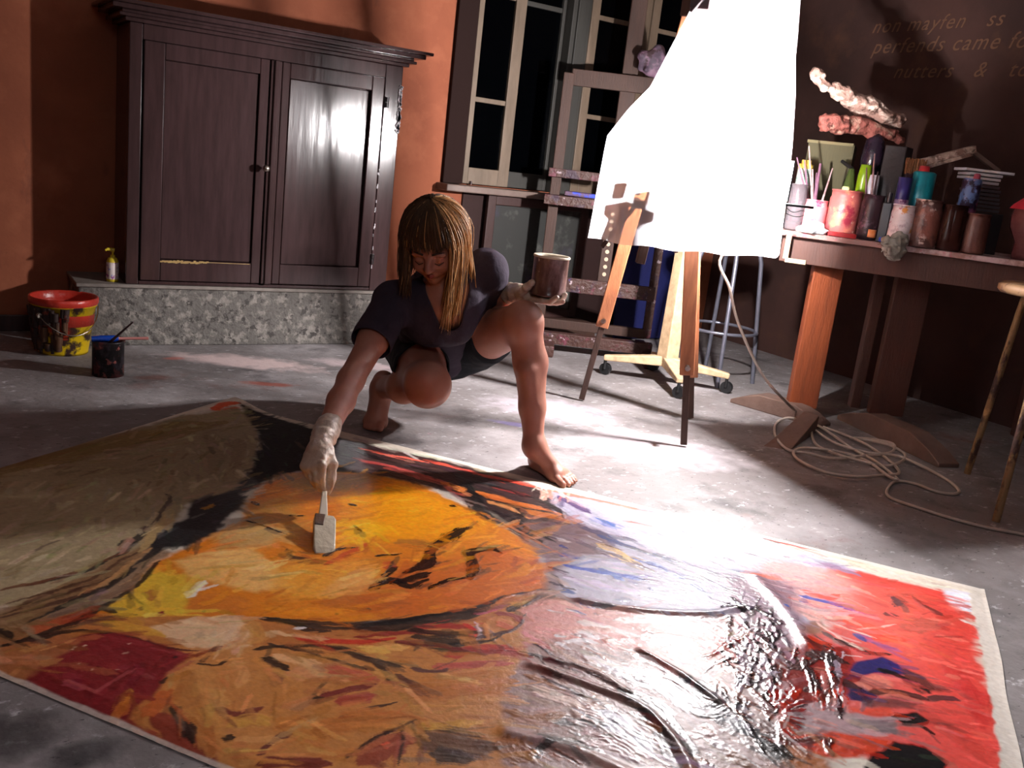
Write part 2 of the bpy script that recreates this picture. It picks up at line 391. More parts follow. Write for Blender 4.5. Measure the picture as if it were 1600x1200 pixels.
# ================================================================ WALL CUPBOARD
m_cab = mat('brown_gloss_paint', (52, 38, 38), .16, var=(80, 58, 60), scale=7, stretch=(5, 5, .6), bump=.10, bscale=5, spec=.45, amt=.35)
m_cabd = mat('brown_gloss_dark', (34, 28, 29), .35, bump=.2, bscale=14)
m_chip = mat('chipped_white_paint', (196, 190, 196), .5, var=(90, 76, 78), scale=60, amt=1)
m_brass = mat('worn_metal', (170, 160, 150), .25, 1.0)
cab = thing('wall_cupboard', 'large dark brown two-door cupboard with heavy cornice set on the stone plinth', 'cupboard', (1.27, YP, .265))
def CL(p): return (p[0]-1.27, p[1]-YP, p[2]-.265)
def cbox(mb, x0, x1, z0, z1, y0, y1): return mb.box(CL(((x0+x1)/2, (y0+y1)/2, (z0+z1)/2)), (x1-x0, y1-y0, z1-z0))
CX0, CX1, CZ0, CZ1 = .700, 1.885, .265, 1.31
b = MB(); cbox(b, CX0, CX1, CZ0, CZ1, YP+.03, YB-.005)
cbox(b, CX0, CX0+.05, CZ0, CZ1, YP, YP+.03); cbox(b, 1.80, CX1, CZ0, CZ1, YP, YP+.03)
cbox(b, CX0+.05, 1.80, CZ1-.06, CZ1, YP, YP+.03); cbox(b, CX0+.05, 1.80, CZ0, CZ0+.015, YP, YP+.03)
b.build('body', m_cab, cab, .004)
c = MB()
for (e, z0, z1) in ((.02, 1.31, 1.325), (.045, 1.325, 1.338), (.035, 1.338, 1.35), (.075, 1.35, 1.368), (.10, 1.368, 1.382)):
    cbox(c, CX0-e, CX1+e, z0, z1, YP-e, YB-.005)
c.build('cornice', m_cab, cab, .003)
def door(x0, x1, px0, px1, pz0, pz1, edge_right):
    d = MB(); z0, z1 = CZ0+.02, CZ1-.062
    cbox(d, x0, px0, z0, z1, YP-.008, YP+.022); cbox(d, px1, x1, z0, z1, YP-.008, YP+.022)
    cbox(d, px0, px1, z0, pz0, YP-.008, YP+.022); cbox(d, px0, px1, pz1, z1, YP-.008, YP+.022)
    o = d.build('door', m_cab, cab, .004)
    p = MB(); cbox(p, px0+.002, px1-.002, pz0+.002, pz1-.002, YP+.004, YP+.012); q_ = p.build('door_panel', m_cab, o, .003)
    if edge_right is False:
        c_ = Vector(CL(((px0+px1)/2, YP+.008, 0))); a_ = math.radians(3.4); q_.matrix_local = Matrix.Translation(c_) @ Matrix.Rotation(a_, 4, 'Z') @ Matrix.Translation(-c_)
    return o
d1 = door(.755, 1.262, .835, 1.222, .375, 1.185, True)
d2 = door(1.318, 1.795, 1.352, 1.735, .375, 1.185, False)
s = MB(); cbox(s, 1.266, 1.314, CZ0+.02, CZ1-.062, YP-.016, YP+.02); cbox(s, 1.280, 1.300, CZ0+.02, CZ1-.062, YP-.026, YP-.012); s.build('astragal', m_cab, cab, .004)
k = MB(); kz = ony(411, 262, YP)
k.lathe([(0, .034), (.010, .033), (.016, .027), (.016, .020), (.008, .012), (.007, 0)], 20, TR(CL((kz[0], YP-.026, kz[2])), rx=math.pi/2)); k.build('knob', m_brass, d1)
h = MB(); hz = ony(603, 160, YP)
for q in (-.012, .012): h.tube([CL((hz[0], YP-.012, hz[2]+q-.011)), CL((hz[0], YP-.012, hz[2]+q+.011))], .009)
h.build('hinge', m_cabd, cab)
h = MB()
for q in (-.012, .012): h.tube([CL((1.798, YP-.012, .42+q-.011)), CL((1.798, YP-.012, .42+q+.011))], .009)
h.build('hinge', m_cabd, cab)
# chipped edge down the right side of the frame, bare wood scratch under the left panel
ch = MB(); r_ = random.Random(3)
for i in range(34):
    z = 1.02+.21*i/34+r_.uniform(-.004, .004); ch.box(CL((CX1-.006+r_.uniform(-.003, .003), YP-.003, z)), (.010+r_.random()*.010, .008, .006+.009*r_.random()), Euler((0, r_.random(), 0)))
for i in range(14):
    z = .36+.5*r_.random(); ch.box(CL((1.797+r_.uniform(-.003, .003), YP-.009, z)), (.004, .004, .01+.01*r_.random()))
ch.build('chipped_edge', m_chip, cab, 0)
sc = MB()
for i in range(26):
    t = i/26; xx = .835+.20*t; sc.box(CL((xx+.004, YP-.0085, .368+r_.uniform(-.002, .002)+(.003 if t > .8 else 0))), (.010, .003, .006+.008*math.sin(math.pi*t)*r_.random()))
cbox(sc, 1.03, 1.215, .3695, .3715, YP-.010, YP-.007)
sc.build('bare_scratch', mat('bare_wood', (190, 158, 96), .6, var=(140, 100, 60), scale=40), cab)

# ================================================================ SOAP BOTTLE on the plinth
p = ony(176, 448, YP+.05)
bt = thing('soap_bottle', 'small yellow and white pump bottle on the stone plinth left of the cupboard', 'bottle', (p[0], YP+.06, .265))
m_yel = mat('yellow_plastic', (214, 190, 52), .35); m_wpl = mat('white_label', (222, 214, 214), .5)
MB().lathe([(0, 0), (.021, 0), (.024, .004), (.024, .085), (.018, .098), (.010, .104), (.010, .112), (0, .112)], 24, TR((0, 0, 0))).build('bottle_body', m_yel, bt)
MB().lathe([(.0245, .012), (.0248, .014), (.0248, .080), (.0245, .082)], 24).build('label', layers('soap_label', (226, 214, 210), [((150, 84, 150), 60, .55, .62, 1, None), ((90, 110, 200), 70, .6, .66, 2, None)], bump=0), bt)
MB().tube([(0, 0, .11), (0, 0, .132)], .004).tube([(.006, 0, .132), (-.02, 0, .136), (-.03, -.004, .130)], [.009, .007, .004]).build('pump', m_yel, bt)

# ================================================================ YELLOW BUCKET
p = onz(112, 556)
bk = thing('paint_bucket', 'yellow plastic bucket with red paint-caked rim and dark drips by the plinth', 'bucket', (p[0]-.02, p[1]+.08, 0), .3)
m_buck = layers('paint_smeared_yellow', (226, 190, 20), [((60, 40, 36), 9., .54, .60, 1, None), ((190, 60, 34), 5., .62, .68, 2, None), ((40, 34, 40), 26., .64, .68, 3, None)], rough=.35, bump=.25, bscale=30)
m_bdk = layers('dark_paint_crust', (52, 38, 36), [((90, 60, 40), 9., .5, .6, 1, None), ((150, 60, 40), 12., .62, .66, 2, None)], rough=.55, bump=.4)
m_redp = mat('red_paint', (196, 48, 34), .3, var=(150, 70, 60), scale=14, bump=.3)
H_ = .225
MB().lathe([(0, .003), (.088, .003), (.091, 0), (.0915, .01), (.119, H_-.03), (.1235, H_-.03), (.1235, H_-.022), (.120, H_-.020), (.121, H_-.002)], 48).build('bucket_body', m_buck, bk)
MB().lathe([(.121, H_-.03), (.128, H_-.018), (.128, H_), (.124, H_+.004), (.118, H_), (.116, H_-.03), (.112, .12), (0, .115)], 48, None, .004).build('red_rim', m_redp, bk)
dk = MB(); r_ = random.Random(5)
for i in range(60):      # caked dark drips on the camera-left face
    a = math.radians(r_.uniform(170, 268)-17); z = r_.uniform(.0, .17); rr = .092+.028*z/.195+.002
    dk.tube([((rr+.0005)*math.cos(a), (rr+.0005)*math.sin(a), z), ((rr+.006)*math.cos(a+.02), (rr+.006)*math.sin(a+.02), min(z+r_.uniform(.03, .08), H_-.03))], r_.uniform(.006, .015), 6)
dk.build('paint_crust', m_bdk, bk)
hp = [(.126*math.cos(a), .126*math.sin(a), H_-.035-.10*math.sin(t)) for t, a in ((math.pi*i/12, math.radians(190+150*i/12)) for i in range(13))]
MB().tube(hp, .0028, 6).build('wire_handle', m_brass, bk)
MB().tube([hp[1], Vector(hp[1])+Vector((0, -.012, -.002))], .010).build('handle_lug', mat('pale_plastic', (150, 140, 130), .4), bk)

# ================================================================ BLACK PAINT TIN with brushes
p = onz(172, 590)
T0 = np.array([p[0], p[1]+.045, 0])
m_tin = layers('black_paint_tin', (26, 22, 24), [((120, 62, 62), 14., .52, .58, 1, None), ((60, 52, 60), 20., .52, .6, 2, None), ((170, 100, 94), 30., .58, .62, 3, None)], rough=.4, bump=.5)
tn = thing('paint_tin', 'small black paint-caked tin holding brushes on the floor in front of the yellow bucket', 'tin', T0)
MB().lathe([(0, .002), (.053, .002), (.056, 0), (.056, .125), (.059, .128), (.059, .134), (.053, .134), (.052, .02), (0, .018)], 40, None, .012).build('tin_body', m_tin, tn)
MB().lathe([(0, .085), (.03, .086), (.0525, .085), (.052, .080), (0, .080)], 30).build('wet_paint', mat('dark_wet_paint', (24, 26, 38), .15), tn)
def W2(p_): return np.asarray(p_, float)
def brush(name, a, b, rh, col, br=None, brlen=0, label='', group=None, ferr=True):
    """paint brush from tip a to handle end b"""
    a, b = Vector(a), Vector(b); d = (b-a).normalized(); L_ = (b-a).length
    o = thing(name, label, 'brush', a, 0, group)
    h0 = Vector((0, 0, 0))+d*(brlen*1.3)
    MB().tube([h0, h0+d*(L_*.12), h0+d*(L_*.5), (b-a)], [rh*.8, rh*1.3, rh, rh*.6], 8).build('handle', mat(col, {'pink_handle': (170, 96, 96), 'purple_handle': (134, 96, 120), 'wood_handle': (150, 104, 80), 'dark_handle': (50, 34, 34), 'blue_handle': (20, 64, 160), 'pale_handle': (190, 160, 160)}[col], .45, var=(110, 70, 80), scale=60, amt=.6), o)
    if brlen:
        MB().tube([d*brlen*.9, h0+d*.002], rh*1.25, 8).build('ferrule', m_brass, o)
        MB().tube([(0, 0, 0), d*brlen*.5, d*brlen], [rh*.3, rh*1.5, rh*1.2], 8).build('bristles', m_bdk, o)
    return o
brush('paint_brush', T0+[-.02, .0, .10], at(208, 503, 3.34), .005, 'dark_handle', label='dark stick-like brush standing in the black tin, leaning right')
q0 = T0+[-.062, -.02, .142]; q1 = T0+[.135, -.03, .146]
q0 = np.array(q0); q1 = np.array(q1)
bb = thing('paint_brush', 'brush lying across the black tin, blue wet paint at its left end and pink handle', 'brush', q0)
dd = Vector(q1-q0)
MB().tube([dd*.45, dd*.75, dd], [.006, .005, .006], 8).build('handle', mat('pink_stick', (200, 130, 124), .5), bb)
MB().tube([(0, 0, 0), dd*.15, dd*.40, dd*.47], [.010, .013, .013, .008], 10).build('blue_bristles', mat('wet_blue_paint', (14, 62, 160), .12, bump=.4, bscale=60), bb)

# ================================================================ WORK LAMP (behind the sheet) with added beam-blocking plates
m_blk = mat('black_metal', (22, 22, 24), .5, bump=.1)
m_alu = mat('lamp_reflector', (210, 210, 214), .35, 1.0)
lp = thing('work_lamp', 'bright bare bulb with added black beam-blocking plates behind the white sheet', 'lamp', LAMP)
# unseen added plates: lip cuts the beam off the right-hand floor, back shades bench
hb = MB(); W_ = .30
hb.box((.041, -.04, -.11), (.122, .18, .008)); hb.tube([(.05, 0, -.11), (.05, 0, -.03), (.02, 0, -.005)], .006, 8)
hb.box((.045, -.005, -.03), (.006, .10, .14)); hs_ = hb.build('beam_blocker', m_blk, lp)
lp.rotation_euler = (0, 0, math.radians(-12))
bl = bpy.data.meshes.new('bulb'); bm_ = bmesh.new(); bmesh.ops.create_uvsphere(bm_, u_segments=16, v_segments=12, radius=.022); bm_.to_mesh(bl); bm_.free()
m_bulb = bpy.data.materials.new('glowing_bulb'); m_bulb.use_nodes = True; bn = m_bulb.node_tree.nodes['Principled BSDF']
bn.inputs['Emission Color'].default_value = (1, .97, .96, 1); bn.inputs['Emission Strength'].default_value = 30
link('bulb', bl, m_bulb, lp, True)
li = bpy.data.lights.new('lamp_light', 'POINT'); li.energy = LAMP_POWER; li.color = (1.0, .955, .95); li.shadow_soft_size = .028
lo = bpy.data.objects.new('lamp_light', li); COL.objects.link(lo); lo.location = (0, 0, 0); lo.parent = lp
li.use_shadow = True
bpy.data.objects['bulb'].visible_shadow = True
bpy.data.objects['bulb'].scale = (1, 1, 1)
lo.location = (0, 0, 0)
# weak fill lamp, added out of view behind the camera to lift the shadows
cl = thing('fill_bulb', 'added unseen fill bulb hanging from the ceiling behind the camera', 'lamp', (.3, -.4, 2.35))
MB().tube([(0, 0, .07), (0, 0, .55)], .004).build('flex', m_blk, cl)
MB().lathe([(.016, .03), (.018, .07), (0, .072)], 16).build('socket', m_blk, cl)
MB().lathe([(0, -.05), (.02, -.044), (.032, -.02), (.028, .01), (.014, .035)], 16).build('bulb', mat('frosted_glass', (230, 225, 215), .4, trans=.6), cl)
l2 = bpy.data.lights.new('fill_light', 'POINT'); l2.energy = FILL_POWER; l2.color = (.90, .95, 1.0); l2.shadow_soft_size = .25
l2o = bpy.data.objects.new('fill_light', l2); COL.objects.link(l2o); l2o.parent = cl; l2o.location = (0, 0, -.36)

# ================================================================ WOODEN TRIPOD EASEL holding the sheet
m_pine = mat('varnished_pine', (186, 116, 78), .5, var=(140, 84, 56), scale=5, stretch=(8, 8, .7), bump=.15, amt=.9)
m_brown = mat('old_brown_wood', (68, 43, 33), .65, var=(48, 32, 27), scale=8, stretch=(6, 6, .8), bump=.25)
m_dirty = layers('paint_crusted_wood', (70, 44, 38), [((98, 44, 58), 16., .56, .62, 1, None), ((160, 140, 146), 30., .62, .66, 2, None), ((56, 36, 50), 12., .56, .64, 3, None), ((60, 60, 150), 9., .68, .72, 4, None)], rough=.5, bump=.8, bscale=50)
SBx = Vector(at(1218, 402, 3.06))-Vector(at(918, 372, 3.24)); SBx.z = 0; SBx.normalize()
APX = Vector(at(1092, 12, 3.27))
fA, fB, fC = Vector(onz(908, 626)), Vector(onz(1068, 698)), Vector(onz(1079, 655))
es = thing('tripod_easel', 'wooden tripod easel standing behind the white sheet', 'easel', (fB.x, fB.y, 0))
O = Vector((fB.x, fB.y, 0)); vd = Vector((-.6, -.75, 0))
def leg(foot, top, w, t): return MB().beam(foot-O+Vector((0, 0, 0)), top-O, w, t, vd).build('leg', m_pine, es, .003)
# each leg: a thin slider foot plus a broad upper double rail
def two(foot, top, s, nm='leg'):
    a = foot-O; b_ = top-O; mid = a+(b_-a)*s
    l_ = MB().beam(mid, b_, .052, .024, vd).build(nm, m_pine, es, .003)
    MB().beam(a+(b_-a)*.005, a+(b_-a)*(s+.25), .024, .018, vd).build('slider', m_brown, l_, .002)
    MB().tube([a+(b_-a)*(s+.02)+vd*.01, a+(b_-a)*(s+.02)+vd*.04], .010, 10).build('wing_nut', m_brass, l_); MB().tube([a+(b_-a)*(s+.34)+vd*.01, a+(b_-a)*(s+.34)+vd*.05], .014, 10).build('wing_nut', m_brass, l_)
two(fA, APX+Vector((-.02, .02, -.02)), .22); two(fB, APX+Vector((0, -.02, 0)), .17); two(fC, APX+Vector((.03, .03, -.03)), .12)
MB().box(APX-O, (.10, .08, .07)).build('head_block', m_brown, es, .006)
# ledge bracket that shows as a shadow through the sheet
lb = MB(); _d = Vector(ray(1022, 322)); _t = (Vector(at(918, 372, 3.24))-Vector(CPOS)).dot(Vector((SBx.y, -SBx.x, 0)))/_d.dot(Vector((SBx.y, -SBx.x, 0))); P0 = Vector(CPOS)+_d*(_t+.045); c0 = Vector(P0)-O
sd = Vector((RT[0], RT[1], 0)).normalized()
lb.beam(c0-sd*.075, c0+sd*.075, .05, .03); lb.beam(c0+Vector((0, 0, .03))-sd*.065, c0+Vector((0, 0, .075))-sd*.062, .025, .02); lb.beam(c0+Vector((0, 0, .03))+sd*.065, c0+Vector((0, 0, .075))+sd*.062, .025, .02)
lb.beam(c0, c0-Vector((0, 0, .20))-sd*.02, .045, .03)
lb.beam(c0-sd*.06, c0-sd*.16-Vector((0, 0, .16)), .014, .014); lb.beam(c0+sd*.065, c0+sd*.10-Vector((0, 0, .15)), .014, .014)
lb.build('ledge_bracket', m_brown, es, .002)
MB().tube([LAMP-O+Vector((.07, .0, 0)), LAMP-O+Vector((.10, .10, .02)), fC-O+(APX-fC)*.86], .009, 8).build('lamp_arm', m_blk, es)

# ================================================================ WHITE SHEET
m_sheet = bpy.data.materials.new('backlit_white_cloth'); m_sheet.use_nodes = True
nt = m_sheet.node_tree; N = nt.nodes; Lk = nt.links; N.remove(N['Principled BSDF'])
tr = N.new('ShaderNodeBsdfTranslucent'); tr.inputs[0].default_value = (.90, .91, .97, 1)
df = N.new('ShaderNodeBsdfDiffuse'); df.inputs[0].default_value = (.88, .88, .9, 1)
mx = N.new('ShaderNodeMixShader'); mx.inputs[0].default_value = .30; Lk.new(tr.outputs[0], mx.inputs[1]); Lk.new(df.outputs[0], mx.inputs[2])
tp = N.new('ShaderNodeBsdfTransparent'); mx2 = N.new('ShaderNodeMixShader'); mx2.inputs[0].default_value = .42; Lk.new(mx.outputs[0], mx2.inputs[1]); Lk.new(tp.outputs[0], mx2.inputs[2])
Lk.new(mx2.outputs[0], N['Material Output'].inputs[0])
outl = [(918, 374), (923, 352), (948, 212), (981, 170), (1015, 135), (1050, 68), (1085, 2), (1110, -48), (1180, -75), (1254, -80), (1250, 20), (1243, 92), (1236, 240), (1219, 396), (1212, 402), (1140, 399), (1060, 395), (1000, 384), (940, 378)]
SA = Vector(at(918, 372, 3.24)); SB = Vector(at(1218, 402, 3.06)); sdir = (SB-SA); sdir.z = 0; sdir.normalize(); snrm = Vector((sdir.y, -sdir.x, 0))
def on_sheet(x, y):
    d = Vector(ray(x, y)); o = Vector(CPOS); t = (SA-o).dot(snrm)/d.dot(snrm); return o+d*t
pts = [on_sheet(*p_) for p_ in outl]
lch = [(918, 372), (920, 362), (926, 330), (948, 212), (981, 170), (1015, 135), (1050, 68), (1085, 2), (1112, -52)]
rch = [(1212, 402), (1218, 398), (1226, 330), (1238, 230), (1243, 150), (1243, 92), (1247, 50), (1250, 10), (1256, -75)]
def chain2(c):
    P_ = [on_sheet(*q_) for q_ in c]; return np.array([((q_-SA).dot(sdir), q_.z) for q_ in P_])
Lc, Rc_ = chain2(lch), chain2(rch); NU, NV = 60, 70
def resamp(c, n):
    out = []
    for i in range(n):
        t = i/(n-1)*(len(c)-1); k_ = min(int(t), len(c)-2); out.append(c[k_]+(c[k_+1]-c[k_])*(t-k_))
    return np.array(out)
Lr, Rr = resamp(Lc, NV), resamp(Rc_, NV); vs = []; fs = []
for j_ in range(NV):
    for i in range(NU):
        u = i/(NU-1); a_, z_ = Lr[j_]*(1-u)+Rr[j_]*u; 
        if j_ < 6: z_ -= .010*math.sin(u*math.pi)*(1-j_/6)-.003*math.sin(u*23)
        off = .010*math.sin(a_*14+z_*3)*min(1, max(0, 1.62-z_))+.008*math.sin(a_*31+1)*max(0, 1-(z_-.7)*3)+.012*math.cos(z_*5)
        w = SA+sdir*a_; q_ = Vector((w.x, w.y, z_))-snrm*off-Vector((SA.x, SA.y, 0)); vs.append(q_)
        if i and j_: fs.append((j_*NU+i, j_*NU+i-1, (j_-1)*NU+i-1, (j_-1)*NU+i))
me = bpy.data.meshes.new('white_sheet'); me.from_pydata(vs, [], fs); me.update()
sh = link('white_sheet', me, m_sheet, None, True); sh.location = (SA.x, SA.y, 0)
tag(sh, 'large glowing white cloth sheet hanging from the easel in front of the lamp', 'sheet')
# spring clamp holding the sheet at the top
cp_ = on_sheet(1092, 22); cl_ = thing('spring_clamp', 'grey clamp gripping the top of the white sheet', 'clamp', cp_)
m_grey = mat('grey_clamp', (96, 88, 92), .5, var=(140, 90, 90), scale=20)
q = MB(); q.beam(Vector((0, 0, .03))-sdir*.03+snrm*.012, Vector((0, 0, .03))+sdir*.03+snrm*.012, .018, .035); q.beam(Vector((0, 0, .0))-sdir*.022+snrm*.014, Vector((0, 0, .06))+sdir*.022+snrm*.018, .05, .012); q.build('jaw', m_grey, cl_, .003)
q = MB(); q.beam(Vector((0, 0, .04))-snrm*.006, Vector((0, 0, .10))-snrm*.03, .04, .006); q.beam(Vector((0, 0, .04))+snrm*.014, Vector((0, 0, .10))+snrm*.04, .04, .006); q.build('handle', m_grey, cl_, .002)

# ================================================================ WHITE LAMP CABLE
m_cab_w = mat('cream_cable', (196, 182, 170), .45, var=(150, 134, 124), scale=20)
pts = [LAMP+Vector((.07, 0, -.02)), LAMP+Vector((.10, .02, -.2)), Vector(at(1128, 400, 3.50)), Vector(at(1140, 450, 3.52)), Vector(at(1152, 500, 3.56)), Vector(at(1175, 555, 3.58)), Vector(at(1196, 592, 3.60)), Vector(at(1222, 622, 3.66)), Vector(onz(1250, 648, .012)), Vector(onz(1268, 660, .010))]
gc = [(1300, 672), (1345, 690), (1385, 716), (1405, 738), (1380, 742), (1340, 745), (1290, 738), (1250, 720), (1240, 706), (1258, 700), (1300, 704), (1350, 718), (1390, 745), (1402, 748),
      (1370, 722), (1330, 700), (1296, 676), (1275, 664), (1268, 668), (1272, 690), (1290, 703), (1330, 716), (1380, 728), (1410, 720), (1412, 708), (1385, 694), (1340, 685), (1330, 684), (1360, 686), (1392, 692), (1398, 700), (1388, 708), (1350, 712), (1300, 716),
      (1262, 708), (1230, 702), (1211, 680), (1214, 660), (1235, 653), (1262, 664), (1300, 690), (1350, 706), (1400, 712), (1440, 728), (1480, 750), (1498, 766), (1490, 772), (1462, 768), (1430, 756), (1400, 752), (1386, 766), (1392, 778), (1430, 792), (1480, 808), (1540, 824), (1610, 838), (1720, 870)]
r_ = random.Random(9)
g = []
for i, p_ in enumerate(gc):
    g.append(Vector(onz(p_[0], p_[1], .006+(.012*abs(math.sin(i*1.7)) if i < 44 else 0))))
MB().tube(spline(pts+g, 7), .0055, 8).build('lamp_cable', m_cab_w, None, tag_=('cream electric cable hanging from the lamp and coiled in loops on the concrete floor', 'cable'))

# ================================================================ CREAM ROLLING STAND behind the easel
hubp = (onz(940, 585)+onz(1135, 615))/2; hubp = Vector((hubp[0], hubp[1], 0))
m_crm = mat('cream_painted_wood', (206, 178, 142), .5, var=(160, 130, 100), scale=24, bump=.2, amt=.8)
st = thing('rolling_stand', 'cream-painted modelling stand on castors behind the easel legs', 'stand', hubp)
dA = Vector(onz(940, 585))-hubp; dA.z = 0; dC = Vector(onz(1064, 630))-hubp; dC.z = 0; dC = dC.normalized()*dA.length*.95
for d_ in (dA, -dA, dC, -dC):
    MB().beam(Vector((0, 0, .115)), Vector((d_.x, d_.y, .085)), .058, .05, (0, 0, 1), .032, .026).build('arm', m_crm, st, .006)
    MB().tube([(d_.x*.97, d_.y*.97, .0285), (d_.x*.97+.022, d_.y*.97+.01, .0285)], .028, 20).tube([(d_.x*.97, d_.y*.97, .03), (d_.x*.97, d_.y*.97, .075)], .008).build('castor', m_blk, st)
MB().beam((0, 0, .11), (.0, 0, .98), .075, .075, (0, 1, 0), .05, .05).build('column', m_crm, st, .005)
MB().lathe([(0, .97), (.15, .97), (.155, .975), (.155, .995), (0, .998)], 32).build('turntable', m_crm, st)

# ================================================================ METAL STOOL behind the sheet
m_steel = mat('grey_steel_tube', (120, 122, 136), .35, .6, var=(90, 86, 96), scale=20)
sc_ = Vector((onz(1120, 606)[0]+.12, onz(1120, 606)[1]+.17, 0))
ms = thing('metal_stool', 'grey steel-legged stool with foot ring standing behind the white sheet', 'stool', sc_)
for i in range(4):
    a_ = math.radians(235+90*i); c_, s_ = math.cos(a_), math.sin(a_)
    MB().tube([(.21*c_, .21*s_, 0), (.15*c_, .15*s_, .60), (.12*c_, .12*s_, .70)], .011, 10).build('leg', m_steel, ms)
MB().tube([(.185*math.cos(t), .185*math.sin(t), .26) for t in np.linspace(0, 2*math.pi, 41)], .008, 8, False).build('foot_ring', m_steel, ms)
MB().lathe([(0, .70), (.165, .70), (.17, .71), (.17, .735), (.16, .745), (0, .748)], 32).build('seat', m_brown, ms)

# blue painted board leaning against the back wall behind
qb = MB(); a_ = Vector((3.52, 4.16, 0)); 
bo = MB().box((0, 0, .42), (.62, .022, .84), Euler((-.12, 0, 0))).build('blue_board', mat('ultramarine_board', (20, 26, 84), .6, var=(14, 18, 54), scale=5, bump=.2), None, .002)
bo.location = (3.72, 4.27, .004); tag(bo, 'dark blue painted board leaning against the back wall behind the steel stool', 'board')

# framed dark picture under the window
pf = thing('framed_picture', 'dark framed grey picture leaning on the wall under the window sill', 'picture', (2.88, YB-.06, .10))
fr = MB()
for (x_, z_, w_, h__) in ((-.31, .33, .05, .66), (.31, .33, .05, .66), (0, .025, .57, .05), (0, .635, .57, .05)): fr.box((x_, 0, z_), (w_, .03, h__), Euler((-.04, 0, 0)) if 0 else None)
fr.build('frame', mat('dark_red_frame', (56, 32, 29), .55, bump=.2), pf, .004)
MB().box((0, .008, .33), (.57, .01, .57)).build('canvas', layers('grey_portrait', (44, 44, 42), [((84, 84, 80), 5., .5, .62, 1, None), ((58, 50, 70), 4., .55, .7, 2, None)], bump=.1), pf)
# low box it stands on
MB().box((2.88, YB-.14, .05), (.72, .22, .098)).build('wooden_plank', m_brown, None, .004, ('dark wooden plank lying on the floor under the framed picture', 'plank'))

# ================================================================ STUDIO EASEL (H frame) in front of the window
EW = 4.95
eo = Vector(at(930, 538, EW)); eo.z = 0
he = thing('studio_easel', 'tall paint-crusted H-frame easel in front of the window', 'easel', eo)
def E(x, y, w=EW): return Vector(at(x, y, w))-eo
def vpost(xa, ya, z0, z1, w=EW):   # vertical post through an image point
    p_ = Vector(at(xa, ya, w)); return Vector((p_.x, p_.y, z0))-eo, Vector((p_.x, p_.y, z1))-eo
er = Vector((RT[0], RT[1], 0)).normalized(); ef = Vector((-FWD[0], -FWD[1], 0)).normalized()
def post(xa, ya, z0, z1, w, t, m, nm): 
    a_, b_ = vpost(xa, ya, z0, z1); return MB().beam(a_, b_, w, t, ef).build(nm, m, he, .004)
post(862, 340, .10, 1.42, .055, .04, m_brown, 'post'); post(1028, 400, .10, 1.35, .045, .04, m_dirty, 'post')
mast = post(985, 110, .72, 2.35, .085, .035, m_brown, 'mast')
notch = MB(); a_, b_ = vpost(946, 410, .30, .82); notch.beam(a_, b_, .062, .03, ef); rack = notch.build('ratchet_bar', m_brown, he, .003)
nh = MB()
for i in range(9):
    z_ = .42+.04*i; nh.tube([Vector((a_.x, a_.y, z_))+ef*.014, Vector((a_.x, a_.y, z_))+ef*.022], .011, 8)
nh.build('rivet', mat('pale_rivets', (200, 176, 150), .5), rack)
def rail(x0, y0, x1, y1, w, t, m, nm, fo=0.03, ww=EW): 
    a_ = E(x0, y0, ww)+ef*fo; b_ = E(x1, y1, ww)+ef*fo; b_.z = a_.z; return MB().beam(a_, b_, t, w, (0, 0, 1)).build(nm, m, he, .003)
rail(893, 121, 1060, 135, .085, .03, m_brown, 'crossbar'); rail(866, 441, 1022, 456, .075, .03, m_dirty, 'crossbar')
rail(857, 268, 960, 280, .045, .10, m_dirty, 'ledge', .06); rail(850, 309, 960, 325, .05, .13, m_dirty, 'ledge', .07)
rail(845, 522, 1015, 545, .06, .06, m_dirty, 'base_beam', .06); rail(850, 508, 1010, 528, .05, .04, m_brown, 'base_beam', -.10)
for (x_, y_) in ((858, 520), (1008, 548)):
    p_ = Vector(at(x_, y_, EW))-eo; MB().beam(Vector((p_.x, p_.y, .03))+ef*.24, Vector((p_.x, p_.y, .03))-ef*.28, .055, .06, (0, 0, 1)).build('foot', m_dirty, he, .008)
# tray of paint tubes on the ledge
tp = E(905, 303)+eo+ef*.07
tb = MB().box((0, 0, .012), (.16, .09, .022), Euler((0, 0, -.6))).build('paint_box', layers('blue_smeared_box', (90, 66, 84), [((50, 70, 190), 14., .5, .56, 1, None), ((150, 130, 150), 30., .6, .66, 2, None)], bump=.4), None, .004, ('small paint-smeared box with blue paint on the easel ledge', 'box'))
tb.location = (tp.x, tp.y, E(850, 309).z+.028)
# grey rag hanging on the crossbar right of the mast
f = Field((-.12, -.06, -.12), (.12, .06, .12), .006); f.ell((0, 0, 0), (.085, .03, .075)); f.ell((.03, 0, .05), (.04, .03, .05)); f.noise(.018, 28, 3)
o = fmesh(f, 'rag', layers('violet_grey_rag', (84, 70, 84), [((130, 100, 120), 12., .5, .6, 1, None), ((60, 40, 44), 9., .55, .6, 2, None)], bump=.3), None); o.location = Vector(at(1020, 100, EW-.12)); o.rotation_euler = (0, 0, -.6)
tag(o, 'crumpled violet grey rag caught on the easel crossbar beside the mast', 'rag')
